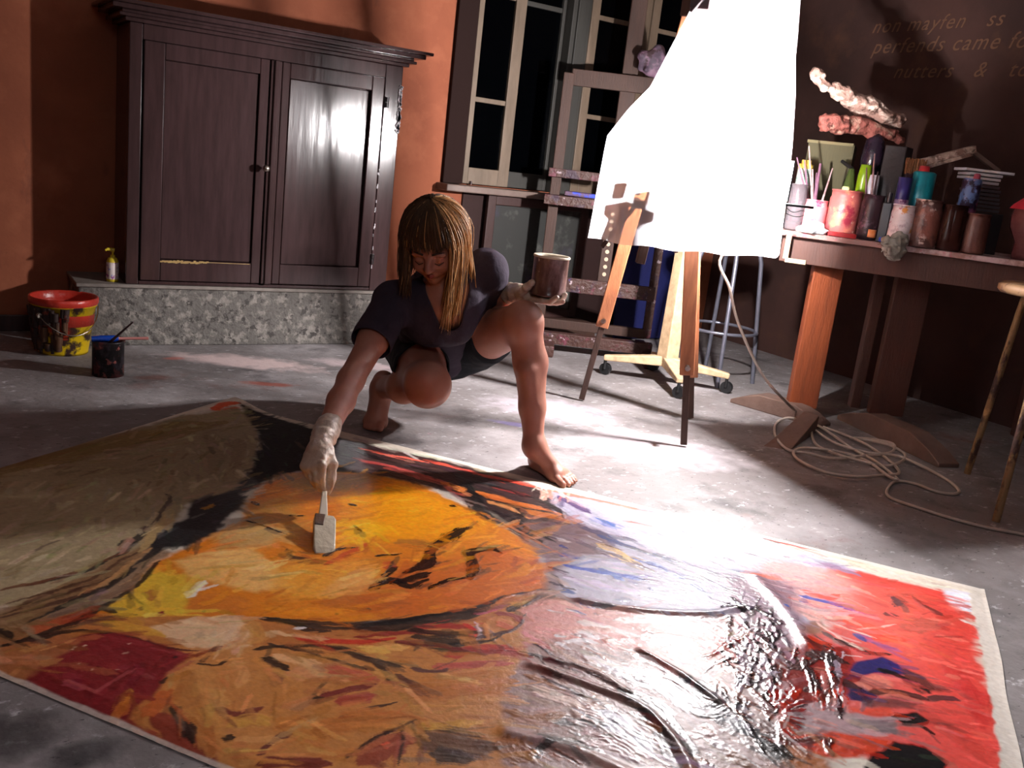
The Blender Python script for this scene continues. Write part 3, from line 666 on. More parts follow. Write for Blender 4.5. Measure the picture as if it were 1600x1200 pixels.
# ================================================================ WORKBENCH along the right wall
BZ = .80
P1 = Vector(onz(1216, 358, BZ)); P3 = Vector(onz(1650, 415, BZ)); bd = (P3-P1).normalized(); bn_ = Vector((-bd.y, bd.x, 0))
if bn_.x < 0: bn_ = -bn_
m_btop = layers('paint_spotted_worktop', (150, 116, 110), [((206, 180, 180), 9., .48, .6, 1, None), ((90, 54, 52), 14., .56, .64, 2, None), ((180, 90, 100), 26., .6, .66, 3, None)], rough=.6, bump=.5)
m_plank = mat('orange_brown_plank', (150, 78, 46), .42, var=(110, 56, 36), scale=5, stretch=(5, 5, .6), bump=.2, amt=.9)
m_dplank = mat('dark_brown_plank', (84, 50, 40), .6, var=(60, 38, 32), scale=5, stretch=(5, 5, .6), bump=.2)
wb = thing('workbench', 'heavy brown wooden workbench with orange plank leg, crowded with paint jars', 'workbench', (P1.x, P1.y, 0))
OB = Vector((P1.x, P1.y, 0))
def quadslab(mb, a, b, depth, z0, z1, o0=0.0):
    a = Vector(a)-OB; b = Vector(b)-OB; n_ = bn_; vs = []
    for z in (z0, z1):
        for q in (a+n_*o0, b+n_*o0, b+n_*(o0+depth), a+n_*(o0+depth)): vs.append((q.x, q.y, z))
    return mb.add(vs, [(3, 2, 1, 0), (4, 5, 6, 7), (0, 1, 5, 4), (1, 2, 6, 5), (2, 3, 7, 6), (3, 0, 4, 7)])
quadslab(MB(), P1, P3, .62, BZ-.022, BZ).build('worktop', m_btop, wb, .003)
quadslab(MB(), P1+bd*.02, P3-bd*.03, .56, BZ-.13, BZ-.022, .035).build('apron', m_dplank, wb, .003)
# clamp and drawer stub at the left end
q = MB(); e_ = P1+bd*.05-OB; q.beam((e_.x-bn_.x*.01, e_.y-bn_.y*.01, BZ-.115), (e_.x-bn_.x*.01, e_.y-bn_.y*.01, BZ-.018), .022, .012, bn_); q.beam(Vector((e_.x, e_.y, BZ-.12))-bn_*.01, Vector((e_.x, e_.y, BZ-.12))+bd*.085-bn_*.01, .022, .018); q.build('bracket', m_crm, wb, .002)
def plank(xb, yb, w, t, m, nm, z1=BZ-.10, ztop_w=None):
    p_ = Vector(onz(xb, yb)); MB().beam(Vector((p_.x, p_.y, .05))-OB, Vector((p_.x, p_.y, z1))-OB, w, t, ef).build(nm, m, wb, .004)
plank(1248, 652, .125, .05, m_plank, 'leg'); plank(1330, 652, .045, .045, m_dplank, 'leg'); plank(1378, 664, .15, .04, m_dplank, 'leg')
pr = Vector(onz(1552, 712)); MB().beam(Vector((pr.x+.5, pr.y+.15, .0))-OB, Vector((pr.x+.5, pr.y+.15, BZ-.1))-OB, .12, .05, ef).build('leg', m_dplank, wb, .004)
def foot(a, b, h, w, nm):
    a, b = Vector(a), Vector(b); d = (b-a); n_ = Vector((-d.y, d.x, 0)).normalized()*w/2; L_ = d.length; mb = MB(); vs = []
    for t, hh in ((0, .25), (.12, .6), (.3, 1), (.7, 1), (.88, .6), (1, .2)):
        p_ = a+d*t-OB
        vs += [p_-n_, p_+n_, p_+n_+Vector((0, 0, h*hh)), p_-n_+Vector((0, 0, h*hh))]
    fs = [(0, 1, 2, 3), tuple(len(vs)-k for k in (1, 2, 3, 4))]
    for i in range(5):
        for k in range(4): fs.append((i*4+k, i*4+4+k, i*4+4+(k+1) % 4, i*4+(k+1) % 4))
    mb.add(vs, fs); mb.build(nm, m_fw, wb, .004)
m_fw = mat('worn_foot_wood', (120, 96, 86), .7, var=(84, 60, 50), scale=8, bump=.4)
foot(onz(1149, 627), onz(1290, 668), .07, .10, 'foot'); foot(onz(1322, 655), onz(1482, 731), .085, .10, 'foot')
tb = MB(); a_, b_ = Vector(onz(1192, 697)), Vector(onz(1268, 690))
vs = [onz(1192, 697), onz(1235, 704), onz(1275, 676), onz(1252, 668)]
vs = [Vector(v) for v in vs]; tp_ = [vs[0]*.82+vs[2]*.18, vs[1]*.6+vs[2]*.4, vs[2]*1.0, vs[3]*1.0]
tb.add([(v.x, v.y, 0) for v in vs]+[(v.x, v.y, z_) for v, z_ in zip(tp_, (.02, .03, .075, .075))], [(3, 2, 1, 0), (4, 5, 6, 7), (0, 1, 5, 4), (1, 2, 6, 5), (2, 3, 7, 6), (3, 0, 4, 7)])
tb.build('wooden_wedge', m_fw, None, .003, ('grey wooden wedge block on the floor inside the cable coils', 'wood block'))

# ---------------------------------------------------------------- things on the bench
def bp(x, back):
    """bench-top point seen at image column x, `back` metres behind the front edge"""
    dv = Vector(ray(x, 370)); dv.z = 0; dv.normalize(); o = Vector((0, 0, 0))
    # intersect vertical view plane with the front edge
    n_ = Vector((-dv.y, dv.x, 0)); t = -(Vector((P1.x, P1.y, 0)).dot(n_))/bd.dot(n_); p_ = P1+bd*t
    p_ = p_+dv*back; return Vector((p_.x, p_.y, BZ))
def wof(p_): return (np.array(p_)-CPOS)@FWD
def zt(x, y, p_): return float(at(x, y, wof(p_))[2])
def rad(xl, xr, p_): return (xr-xl)/2*wof(p_)/F
def jarspec(xl, xr, yt, back): p_ = bp((xl+xr)/2, back); return p_, rad(xl, xr, p_), zt((xl+xr)/2, yt, p_)-BZ
m_pinkj = layers('pink_paint_coat', (206, 134, 140), [((190, 60, 96), 14., .52, .6, 1, None), ((226, 196, 196), 20., .58, .66, 2, None)], rough=.4, bump=.4)
m_pinkb = layers('salmon_paint_coat', (196, 104, 100), [((226, 150, 120), 12., .52, .62, 1, None), ((160, 50, 70), 16., .56, .66, 2, None), ((232, 200, 180), 20., .66, .70, 3, None)], rough=.4, bump=.4)
m_clear = mat('cloudy_glass', (190, 178, 186), .12, trans=.75, var=(150, 130, 140), scale=14, bump=.2)
m_brng = mat('brown_glass', (70, 40, 34), .15, trans=.4, var=(50, 30, 30), scale=10)
m_darkj = layers('dark_paint_jar', (58, 40, 48), [((110, 80, 100), 12., .56, .62, 1, None), ((160, 140, 170), 22., .66, .7, 2, None)], rough=.3, bump=.3)
def jar(name, label, cat, xl, xr, yt, back, m, lip=None, n=32, fill=None, group=None, hollow=True):
    p_, r, h = jarspec(xl, xr, yt, back); o = thing(name, label, cat, p_, 0, group)
    if hollow: pr_ = [(0, .002), (r*.9, .002), (r*.97, .006), (r, .015), (r, h*.80), (r*.93, h*.86), (r*.93, h*.97), (r*.97, h*.97), (r*.97, h), (r*.86, h), (r*.86, h*.2), (0, h*.18)]
    else: pr_ = [(0, 0), (r*.95, 0), (r, .004), (r, h-.004), (r*.97, h), (0, h)]
    MB().lathe(pr_, n, None, .006).build('jar_body', m, o)
    if fill: MB().lathe([(0, h*.2), (r*.84, h*.2), (r*.84, h*.55), (0, h*.56)], n).build('contents', fill, o)
    return o, p_, r, h
# 1 clear jar half hidden by the sheet, wired
j, p_, r, h = jar('glass_jar', 'cloudy glass jar bound with wire, at the left end of the bench against the sheet', 'jar', 1222, 1249, 286, .10, m_clear, fill=m_pinkj)
MB().tube([((r+.002)*math.cos(t), (r+.002)*math.sin(t), h*.42+.006*math.sin(3*t)) for t in np.linspace(0, 6.283, 30)], .0016, 5, False).tube([((r+.002)*math.cos(t), (r+.002)*math.sin(t), h*.33-.005*math.sin(2*t)) for t in np.linspace(0, 6.283, 30)], .0016, 5, False).build('wire', m_blk, j)
# stacked tubs with yellow lid behind it
p_, r, h = jarspec(1228, 1250, 262, .24); o = thing('paint_tub', 'white striped paint tub with yellow lid standing behind the wired glass jar', 'tub', p_)
MB().lathe([(0, 0), (r, 0), (r*1.02, h), (r*.9, h), (0, h)], 28).build('tub_body', layers('striped_tub', (214, 214, 210), [((150, 180, 170), 30., .5, .54, 1, (.05, .05, 1))], bump=.1), o)
MB().lathe([(0, h), (r*1.04, h), (r*1.04, h+.018), (r*.7, h+.02), (r*.66, h+.036), (0, h+.036)], 28).build('lid', mat('yellow_lid', (232, 200, 90), .4), o)
# 2 pink jar of brushes
j, pj, rj, hj = jar('brush_jar', 'pink paint-coated jar packed with tall brushes, next to the white cloth', 'jar', 1248, 1284, 311, .12, m_pinkj)
bl_ = [('tallest pale brush in the pink jar, rising beside the open box', 'pale_handle', 1264, 228, .0), ('mauve brush second from the left in the pink jar', 'purple_handle', 1257, 250, .01), ('leftmost purple brush leaning to the sheet in the pink jar', 'purple_handle', 1245, 246, -.02), ('short pale brush in the middle of the pink jar', 'pale_handle', 1270, 264, .0),
       ('broad grey-violet brush right of the middle in the pink jar', 'purple_handle', 1282, 256, .02), ('rightmost brush leaning far right out of the pink jar', 'pale_handle', 1301, 263, .0), ('thin purple brush leaning right behind others in the pink jar', 'purple_handle', 1276, 270, .03)]
for i, (lb_, c_, x_, y_, of) in enumerate(bl_):
    w_ = wof(pj)+of; tip = Vector(at(x_, y_, w_)); a_ = pj+Vector((.008*math.cos(i*2.3), .008*math.sin(i*2.3), .03)); a_ = a_.lerp(tip, 0)
    brush('paint_brush', a_, tip, .0045 if 'broad' not in lb_ else .008, c_, label=lb_, group=None)
# 3 salmon beaker
j, p3, r3, h3 = jar('paint_beaker', 'large salmon pink paint-coated beaker in the middle of the jars', 'beaker', 1287, 1336, 296, .13, m_pinkb)
MB().box((-.012, 0, h3-.005), (.055, .03, .035), Euler((0, .1, .5))).build('yellow_sponge', mat('yellow_sponge', (228, 224, 150), .8, bump=.3), j, .006)
# green bottle + clear bottle behind
p_, r, h = jarspec(1322, 1342, 256, .30); o = thing('green_bottle', 'lime green translucent bottle standing behind the salmon beaker', 'bottle', p_)
MB().lathe([(0, 0), (r, 0), (r, h*.85), (r*.8, h), (0, h)], 24).build('bottle_body', mat('lime_plastic', (130, 160, 24), .3), o)
p_, r, h = jarspec(1302, 1319, 262, .28); o = thing('glass_bottle', 'clear glass bottle with green liquid and slanted dark neck left of the lime bottle', 'bottle', p_)
MB().lathe([(0, 0), (r, 0), (r, h*.7), (r*.5, h), (0, h)], 24).build('bottle_body', mat('green_clear', (110, 130, 70), .15, trans=.6), o)
q = Vector(at(1316, 252, wof(p_)))-p_; MB().tube([(0, 0, h), q], .008, 8).build('neck', m_blk, o)
# 6 dark jar of brushes with white bottle behind and orange tag
p_, r, h = jarspec(1340, 1356, 272, .26); o = thing('white_bottle', 'white plastic bottle between the salmon beaker and the dark brush jar', 'bottle', p_)
MB().lathe([(0, 0), (r, 0), (r, h*.9), (r*.85, h), (0, h)], 20).build('bottle_body', mat('white_plastic', (210, 204, 212), .4), o)
j, pj, rj, hj = jar('brush_jar', 'dark jar of brushes with an orange patch on its front, right of the salmon beaker', 'jar', 1337, 1371, 303, .08, m_darkj)
MB().tube([Vector((-.5, -.6, 0))*rj*.9+Vector((-rj*.15, -rj*.4, .014)), Vector((-.5, -.6, 0))*rj*.9+Vector((-rj*.15, -rj*.4, .045))], .016, 10).build('orange_patch', mat('orange_paint', (214, 120, 50), .4, var=(230, 190, 150), scale=50), j)
for i, (lb_, c_, x_, y_) in enumerate((('tall pale brush rising from the dark jar towards the driftwood', 'pale_handle', 1367, 240), ('thin mauve brush left in the dark jar', 'purple_handle', 1354, 262), ('dark brush right in the dark jar', 'dark_handle', 1372, 268))):
    tip = Vector(at(x_, y_, wof(pj))); brush('paint_brush', pj+Vector((.007*math.cos(i*2), .007*math.sin(i*2), .03)), tip, .005, c_, label=lb_)
# 7 dark square bottle
p_, r, h = jarspec(1369, 1386, 300, .06); o = thing('dark_bottle', 'narrow black bottle between the dark brush jar and the purple tube', 'bottle', p_)
MB().box((0, 0, h*.4), (r*1.8, r*1.8, h*.8), Euler((0, 0, .5)), .95).tube([(0, 0, h*.78), (0, 0, h)], r*.5, 12).build('bottle_body', mat('black_plastic', (30, 26, 36), .3), o, .004)
# 8 purple tube upside down on white cap
p_, r, h = jarspec(1386, 1407, 276, .10); o = thing('paint_tube', 'violet blue paint tube with pink label band standing left of the teal tube', 'tube', p_)
MB().lathe([(0, 0), (r*.95, 0), (r, h*.72), (r, h), (0, h)], 24).build('tube_body', mat('violet_plastic', (50, 44, 110), .3), o)
MB().lathe([(r*1.01, h*.42), (r*1.02, h*.43), (r*1.02, h*.66), (r*1.01, h*.67)], 24).build('label_band', layers('pink_label', (206, 170, 196), [((120, 60, 110), 70., .52, .58, 1, None)], bump=0), o)
# bristle brush (broad) standing behind
p_, r, h = jarspec(1391, 1421, 247, .30); o = thing('bristle_brush', 'wide brown bristle brush standing head up behind the violet tube', 'brush', p_)
f = Field((-.06, -.05, 0), (.06, .05, h+.03), .005); MB().tube([(0, 0, 0), (0, 0, h-.075)], .013, 12).build('handle', m_brown, o)
MB().box((0, 0, h-.075), (r*1.7, .03, .03), Euler((0, 0, -.6))).build('ferrule', m_darkj, o, .003)
bz = MB(); r_ = random.Random(2)
for i in range(150):
    u = r_.uniform(-.9, .9)*r; v = r_.uniform(-.014, .014); a_ = Vector((math.cos(-.6)*u-math.sin(-.6)*v, math.sin(-.6)*u+math.cos(-.6)*v, h-.065)); bz.tube([a_, a_+Vector((u*.15+r_.uniform(-.004, .004), r_.uniform(-.004, .004), .06+r_.uniform(-.006, .008)))], .0022, 4)
bz.build('bristles', mat('brown_bristle', (150, 100, 66), .7, var=(196, 140, 90), scale=60), o)
# 9 teal and white bottle, red cap (stands on the patterned jar row)
p_, r, h = jarspec(1408, 1441, 267, .16); o = thing('teal_bottle', 'teal and white paint bottle with red cap, tallest bottle on the bench', 'bottle', p_)
MB().lathe([(0, 0), (r*.95, 0), (r, .01), (r, h*.52), (r, h*.521)], 32).build('white_base', mat('white_plastic', (210, 204, 212), .4), o)
MB().lathe([(r*1.0, h*.52), (r*1.01, h*.53), (r*1.01, h*.98), (r*.8, h), (0, h)], 32).build('teal_body', mat('teal_plastic', (24, 146, 160), .3, var=(20, 90, 110), scale=20), o)
q = Vector(at(1438, 270, wof(p_)))-p_; MB().lathe([(.022, 0), (.020, .026), (.0, .028)], 20, TR((q.x*.35, q.y*.35, h-.004))).build('red_cap', mat('red_plastic', (206, 50, 56), .35), o)
# 10 patterned jar, shell jar, brown jars, dark box
jar('patterned_jar', 'white patterned jar with red and yellow marks above the crumpled clear bag', 'jar', 1386, 1422, 319, .02, layers('patterned_white', (214, 202, 204), [((200, 130, 60), 16., .58, .64, 1, None), ((160, 60, 80), 20., .6, .66, 2, None), ((150, 130, 140), 12., .54, .64, 3, None)], rough=.25, bump=.3))
jar('shell_jar', 'glass jar of shells and pale scraps right of the patterned jar', 'jar', 1420, 1463, 311, .03, layers('shell_fill', (90, 62, 58), [((206, 180, 172), 14., .56, .62, 1, None), ((130, 80, 70), 10., .5, .6, 2, None)], rough=.25, bump=.6))
jar('brown_jar', 'brown glass jar with red spots on its rim beside the jar of shells', 'jar', 1464, 1503, 319, .04, m_brng, fill=m_darkj)
jar('brown_pot', 'squat dark brown pot at the right end of the jar row', 'pot', 1504, 1541, 333, .05, mat('brown_clay', (84, 50, 44), .4, var=(120, 76, 60), scale=10, bump=.3), hollow=True)
# 11 violet can on top row
p_, r, h = jarspec(1486, 1514, 278, .17); o = thing('spray_can', 'blue and violet smeared can with small pink nozzle, right part of the bench', 'can', p_)
MB().lathe([(0, 0), (r, 0), (r, h*.97), (r*.9, h), (0, h)], 28).build('can_body', layers('blue_violet_can', (96, 120, 170), [((140, 80, 110), 8., .48, .54, 1, None), ((200, 180, 200), 16., .58, .64, 2, None), ((50, 36, 60), 9., .58, .62, 3, None)], rough=.3, bump=.2), o)
MB().lathe([(.014, 0), (.013, .02), (.006, .024), (0, .024)], 16, TR((.012, -.008, h-.002))).build('nozzle', mat('pink_plastic', (170, 70, 90), .4), o)
# white crumpled cloth, red grater, clear bag
f = Field((-.09, -.07, -.01), (.09, .07, .07), .004); f.ell((0, 0, .012), (.062, .045, .022)); f.ell((.01, 0, .03), (.03, .03, .02)); f.noise(.012, 40, 5); f.cut(lambda g: -g[..., 2]+.0)
o = fmesh(f, 'crumpled_cloth', mat('white_cotton', (214, 220, 226), .9, bump=.2), None); q = bp(1267, .02); o.location = q; o.rotation_euler = (0, 0, -.9); tag(o, 'small crumpled white cloth at the front left edge of the bench', 'cloth')
a_ = bp(1293, .015); b_ = bp(1338, .015); o = MB().box((0, 0, .010), ((b_-a_).length, .045, .018)).build('red_comb', mat('red_plastic', (206, 50, 56), .35), None, .003); o.location = (a_+b_)/2; o.rotation_euler = (0, 0, math.atan2(bd.y, bd.x)); tag(o, 'flat red plastic comb lying before the salmon beaker', 'comb')
t_ = MB()
for i in range(18): t_.box((-.05+.0058*i, -.024, .011), (.0028, .006, .014))
t_.build('teeth', mat('red_plastic', (196, 60, 60), .35), o)
f = Field((-.08, -.08, -.09), (.08, .08, .07), .0035); f.ell((0, 0, -.015), (.047, .04, .045)); f.ell((.02, 0, .02), (.035, .03, .03)); f.ell((-.04, .0, .01), (.03, .025, .015)); f.noise(.014, 55, 8)
bgm = mat('crumpled_clear_plastic', (206, 200, 190), .12, trans=.55, bump=.8, bscale=60, var=(236, 226, 206), scale=40)
o = fmesh(f, 'plastic_bag', bgm, None, 0); o.location = bp(1401, 0)-ef*-.0+Vector((-bn_.x*.045, -bn_.y*.045, .0)); tag(o, 'crumpled clear plastic bag bulging over the front edge of the bench', 'bag')
o = MB().box((0, 0, .012), (.03, .02, .02)).build('bottle_cap', mat('blue_plastic', (40, 60, 140), .4), None, .004); o.location = bp(1380, .01); tag(o, 'small dark blue cap on the bench edge left of the patterned jar', 'cap')
# open olive box behind the brushes
p_ = bp(1272, .42); z_ = zt(1270, 222, p_); hh = z_-BZ; w_ = rad(1248, 1312, p_)
o = thing('storage_box', 'olive green open cardboard box standing behind the brush jar', 'box', p_, math.atan2(bd.y, bd.x))
m_ol = mat('olive_card', (84, 78, 52), .8, var=(60, 56, 40), scale=20, stretch=(20, 20, 1))
MB().box((0, 0, hh/2), (w_*2, .01, hh)).box((0, .22, hh/2), (w_*2, .01, hh)).box((-w_, .11, hh/2), (.01, .22, hh)).box((w_, .11, hh/2), (.01, .22, hh)).box((0, .11, .005), (w_*2, .22, .01)).build('box_body', m_ol, o)
MB().box((-w_, .11, hh), (.022, .24, .012)).box((0, 0, hh), (w_*2, .016, .012)).build('rim', m_cream if 0 else mat('card_rim', (120, 110, 78), .8), o)
# dark glass ball
p_, r, h = jarspec(1321, 1356, 208, .40); o = thing('dark_vase', 'black glossy round vase behind the jars under the driftwood', 'vase', p_)
MB().lathe([(0, 0), (r*.6, 0), (r*.5, h*.3), (r*.8, h*.55), (r, h*.75), (r*.8, h*.93), (r*.4, h), (r*.3, h), (r*.3, h*.9), (0, h*.9)], 32).build('vase_body', mat('black_glaze', (24, 20, 28), .2, var=(60, 40, 60), scale=14, bump=.3), o)
# black post-like crate carrying the driftwood
p_, r, h = jarspec(1362, 1392, 228, .34); post_p = p_; o = MB().box((0, 0, h/2), (.11, .09, h)).build('dark_block', mat('black_wood', (36, 28, 32), .6, bump=.2), None, .004, ('tall black wooden block carrying the two driftwood pieces', 'block')); o.location = p_; o.rotation_euler = (0, 0, .4)
# driftwood
def drift(xs, lo, label, seed, col, w0):
    pts = [(Vector(at(x_, y_, w0+dw)), r_) for (x_, y_, r_, dw) in xs]; c = pts[len(pts)//2][0]
    P = [(np.array(p-c), r_) for p, r_ in pts]; A = np.array([q[0] for q in P])
    f = Field(A.min(0)-.07, A.max(0)+.07, .005)
    f.chain(P, .01)
    r2 = random.Random(seed)
    for i in range(5):
        k_ = r2.randrange(len(P)-1); a_ = P[k_][0]*.5+P[k_+1][0]*.5; d = P[k_+1][0]-P[k_][0]; o_ = np.array([r2.uniform(-.02, .02), r2.uniform(-.02, .02), r2.uniform(-.03, .03)])
        f.cone(a_-d*.6+o_*.3, a_+d*.7+o_, .014, .006, .008)
    f.noise(.014, 26, seed, (1, 1, 1)); f.noise(.006, 70, seed+1)
    o = fmesh(f, 'driftwood', col, None, 0); o.location = c; tag(o, label, 'driftwood'); return o
m_dr1 = layers('bleached_driftwood', (150, 116, 104), [((214, 190, 176), 16., .48, .6, 1, (1, 1, 2)), ((80, 54, 46), 20., .56, .64, 2, None)], rough=.7, bump=.9, bscale=60)
m_dr2 = layers('reddish_driftwood', (156, 90, 80), [((210, 170, 150), 14., .54, .64, 1, None), ((90, 46, 40), 18., .52, .62, 2, None)], rough=.7, bump=.9, bscale=60)
w0 = float(wof(post_p))
drift([(1276, 116, .012, -.1), (1292, 136, .02, -.08), (1318, 148, .035, -.05), (1350, 166, .045, 0), (1378, 180, .042, .0), (1404, 188, .03, .03)], 0, 'larger pale bleached driftwood log reaching up to the left above the jars', 4, m_dr1, w0)
drift([(1290, 192, .030, -.08), (1318, 194, .036, -.05), (1348, 198, .03, -.02), (1372, 207, .03, 0), (1392, 212, .02, .02), (1410, 218, .012, .03)], 0, 'smaller reddish driftwood piece under the pale log', 8, m_dr2, w0)
o = bpy.data.objects['driftwood']
# wooden sticks leaning on the right
def stick(name, label, a, b, w_, t_, m):
    a, b = Vector(a), Vector(b); o = MB().beam((0, 0, 0), b-a, w_, t_).build(name, m, None, .002, (label, 'stick')); o.location = a; return o
p_ = bp(1480, .36); wS = float(wof(p_))
stick('wooden_plank', 'weathered plank rising to the right behind the teal bottle', at(1428, 257, wS), at(1522, 233, wS+.02), .035, .03, m_dr1)
stick('wooden_stick', 'thinner weathered stick just below the plank behind the teal bottle', at(1440, 263, wS-.02), at(1518, 241, wS), .02, .014, m_dr1)
stick('wooden_stick', 'grey stick dropping to the right from the plank end to the case stack', at(1518, 236, wS+.03), at(1560, 268, wS+.06), .022, .018, m_fw)
# stack of cases with bright edges
wC = float(wof(bp(1545, .22))); base = bp(1545, .22)
zc = zt(1545, 268, base); n_c = 11
for i in range(n_c):
    z_ = zc-i*.0155; wd = (.20, .135, .13, .085, .10, .12, .11, .12, .12, .13, .13)[i]
    xx = (1546, 1540, 1538, 1544, 1543, 1541, 1541, 1540, 1540, 1539, 1538)[i]
    q = Vector(at(xx, 268+4.6*i, wC)); o = MB().box((0, .045, 0), (wd, .11, .0105)).build('flat_case', mat('white_case_edge', (206, 204, 210), .5) if i < 4 else mat('grey_case_edge', (90, 84, 90), .5, var=(50, 44, 50), scale=20), None, .001)
    o.location = (q.x, q.y, z_); o.rotation_euler = (0, 0, math.atan2(RT[1], RT[0]))
    tag(o, ['widest white case on top of the stack at the right end of the bench', 'white case second from the top of the stack at the bench end', 'white case third from the top of the stack', 'short white case fourth from the top of the stack'][i] if i < 4 else 'one of the dim grey cases in the lower part of the stack', 'case', 'cases stacked at the right end of the bench')
o = MB().box((0, .045, 0), (.16, .14, zc-n_c*.0155-BZ+.007)).build('case_box', mat('black_wood', (36, 28, 32), .6), None, .003, ('dark box under the stack of cases at the bench end', 'box')); o.location = (q.x, q.y, BZ+(zc-n_c*.0155-BZ+.007)/2); o.rotation_euler = (0, 0, math.atan2(RT[1], RT[0]))
# little side shelf + jar with red cloth
m_redc = mat('red_cloth', (190, 30, 50), .8, bump=.4)
p_ = bp(1604, .10); zb = BZ+.005; r = 27*wof(p_)/F; h = zt(1604, 305, p_)-BZ-.03; kz_ = h/.20
o = thing('covered_jar', 'brown glass jar covered with bright red cloth at the right picture edge', 'jar', (p_.x, p_.y, zb-.005))
MB().lathe([(0, 0), (r*.55, 0), (r*.6, .02*kz_), (r*.55, .06*kz_), (r, .11*kz_), (r*1.05, .15*kz_), (r*.95, .185*kz_), (r*.5, h), (0, h)], 32).build('jar_body', mat('reddish_glass', (110, 60, 60), .2, trans=.3, var=(150, 100, 96), scale=12), o)
MB().lathe([(r*1.15, h*.88), (r*1.02, h*.95), (r*.6, h*1.08), (r*.25, h*1.17), (0, h*1.19)], 32, None, .05).build('red_cover', m_redc, o)

# ---------------------------------------------------------------- rusty stool at the right edge
m_rust = layers('paint_flaked_rust', (138, 108, 72), [((70, 46, 40), 20., .5, .58, 1, (1, 1, .5)), ((176, 140, 90), 14., .6, .66, 2, None)], rough=.6, bump=.5, bscale=60)
fa = Vector(onz(1511, 740)); fb = Vector(onz(1556, 815)); sz = float(at(1560, 436, wof(fa))[2])
rs = thing('rusty_stool', 'rusty paint-flaked metal stool at the right picture edge', 'stool', (fa.x, fa.y, 0))
O2 = Vector((fa.x, fa.y, 0)); ta = Vector(at(1580, 450, wof(fa)+.02)); side = (ta-fa); side.z = 0
fc = fa+Vector((.33, -.05, 0)); fd = fb+Vector((.34, -.02, 0)); cen = (fa+fb+fc+fd)/4
def sleg(ft):
    top = ft.lerp(cen, .30); pts = [ft, ft.lerp(Vector((top.x, top.y, sz-.05)), .9)]; v = Vector((top.x, top.y, sz-.05)); w_ = Vector((cen.x, cen.y, sz-.02)); 
    return MB().tube([p_-O2 for p_ in spline([Vector((ft.x, ft.y, 0)), Vector((ft.x, ft.y, 0)).lerp(v, .5), v, v.lerp(w_, .18)+Vector((0, 0, .012)), v.lerp(w_, .6)+Vector((0, 0, .006))], 5)], .0125, 10).build('leg', m_rust, rs)
for q in (fa, fb, fc, fd): sleg(q)
c2 = cen-O2
MB().lathe([(0, sz-.022), (.19, sz-.022), (.20, sz-.012), (.20, sz+.006), (.185, sz+.014), (0, sz+.016)], 40, Matrix.Translation((c2.x, c2.y, 0))).build('seat', layers('worn_seat', (150, 116, 84), [((80, 56, 46), 18., .5, .6, 1, None)], bump=.4), rs)
# ================================================================ THE PAINTER
m_skin = mat('skin', (176, 122, 102), .48, var=(156, 98, 84), scale=9, amt=.6, sss=.05, bump=.06, bscale=70, spec=.45)
m_shirt = mat('dark_violet_cotton', (60, 51, 64), .85, var=(46, 39, 50), scale=14, bump=.25, bscale=60, spec=.2)
m_short = mat('black_denim', (30, 32, 38), .85, var=(22, 23, 28), scale=16, bump=.2, bscale=80, spec=.2)
m_glove = mat('white_latex', (206, 190, 176), .38, var=(176, 150, 134), scale=16, amt=.8, bump=.5, bscale=45, spec=.5, trans=0, sss=.1)
m_hair = mat('light_brown_hair', (62, 44, 32), .6, var=(96, 68, 44), scale=30, stretch=(1, 1, .2), amt=.9, spec=.25)
m_hairc = mat('hair_under', (60, 42, 32), .6, var=(44, 32, 26), scale=30)
def J(x, y, w): return np.array(at(x, y, w))
pel = J(692, 538, 3.26); chest = J(692, 478, 3.04); neck = J(700, 452, 2.93); 
hipL, hipR = J(738, 535, 3.24), J(650, 545, 3.26)
kneeL, calfL, ankL = J(817, 503, 2.85), J(829, 566, 2.885), J(834, 694, 2.90)
kneeR, ankR = J(668, 601, 2.90), J(597, 604, 3.23)
shL, elL, wrL = J(758, 424, 2.95), J(768, 462, 3.08), J(812, 457, 2.95)
shR, elR, wrR = J(616, 472, 2.92), J(548, 594, 2.67), J(502, 692, 2.45)
HC = J(680, 374, 2.82)
un = -FWD*.74-UP*.64-RT*.17; un /= np.linalg.norm(un)
uu = -FWD*.62+UP*.76-RT*.06; uu -= un*(uu@un); uu /= np.linalg.norm(uu)
ux = np.cross(un, uu); ux = ux if ux@RT > 0 else -ux
AX = [ux, un, uu]
def HP(a, b, c): return HC+ux*a+un*b+uu*c
allp = np.array([pel, chest, kneeL, kneeR, ankL, ankR, shL, shR, elL, elR, wrL, wrR, HC, onz(900, 765), onz(575, 672)])
per = thing('person', 'barefoot woman with long brown hair crouching to paint, tin held in her gloved hand', 'person', (float(pel[0]), float(pel[1]), 0))
PO = np.array([pel[0], pel[1], 0])
f = Field(allp.min(0)-.16-PO, allp.max(0)+.16-PO, .005)
def c_(a, b, ra, rb, k=.02, flat=None): f.cone(a-PO, b-PO, ra, rb, k, flat)
def e_(c, R3, ax=AX, k=.012, op='add'): f.ell(c-PO, R3, ax, k, op)
# head
e_(HC, (.074, .092, .098)); e_(HP(0, .035, -.05), (.058, .055, .062), k=.03); e_(HP(0, .066, -.098), (.020, .018, .016), k=.022)
for s_ in (-1, 1):
    e_(HP(.034*s_, .070, -.045), (.022, .020, .022), k=.02); e_(HP(.031*s_, .082, -.002), (.024, .012, .009), k=.012)
    e_(HP(.031*s_, .093, -.020), (.017, .012, .011), k=.012, op='sub'); e_(HP(.031*s_, .079, -.021), (.015, .013, .011), k=.004)
    e_(HP(.076*s_, -.005, -.02), (.008, .018, .030), k=.006)
c_(HP(0, .088, -.005), HP(0, .112, -.042), .008, .0115, .012); 
for s_ in (-1, 1): e_(HP(.011*s_, .100, -.046), (.008, .009, .007), k=.006)
e_(HP(0, .086, -.070), (.026, .012, .010), k=.010)
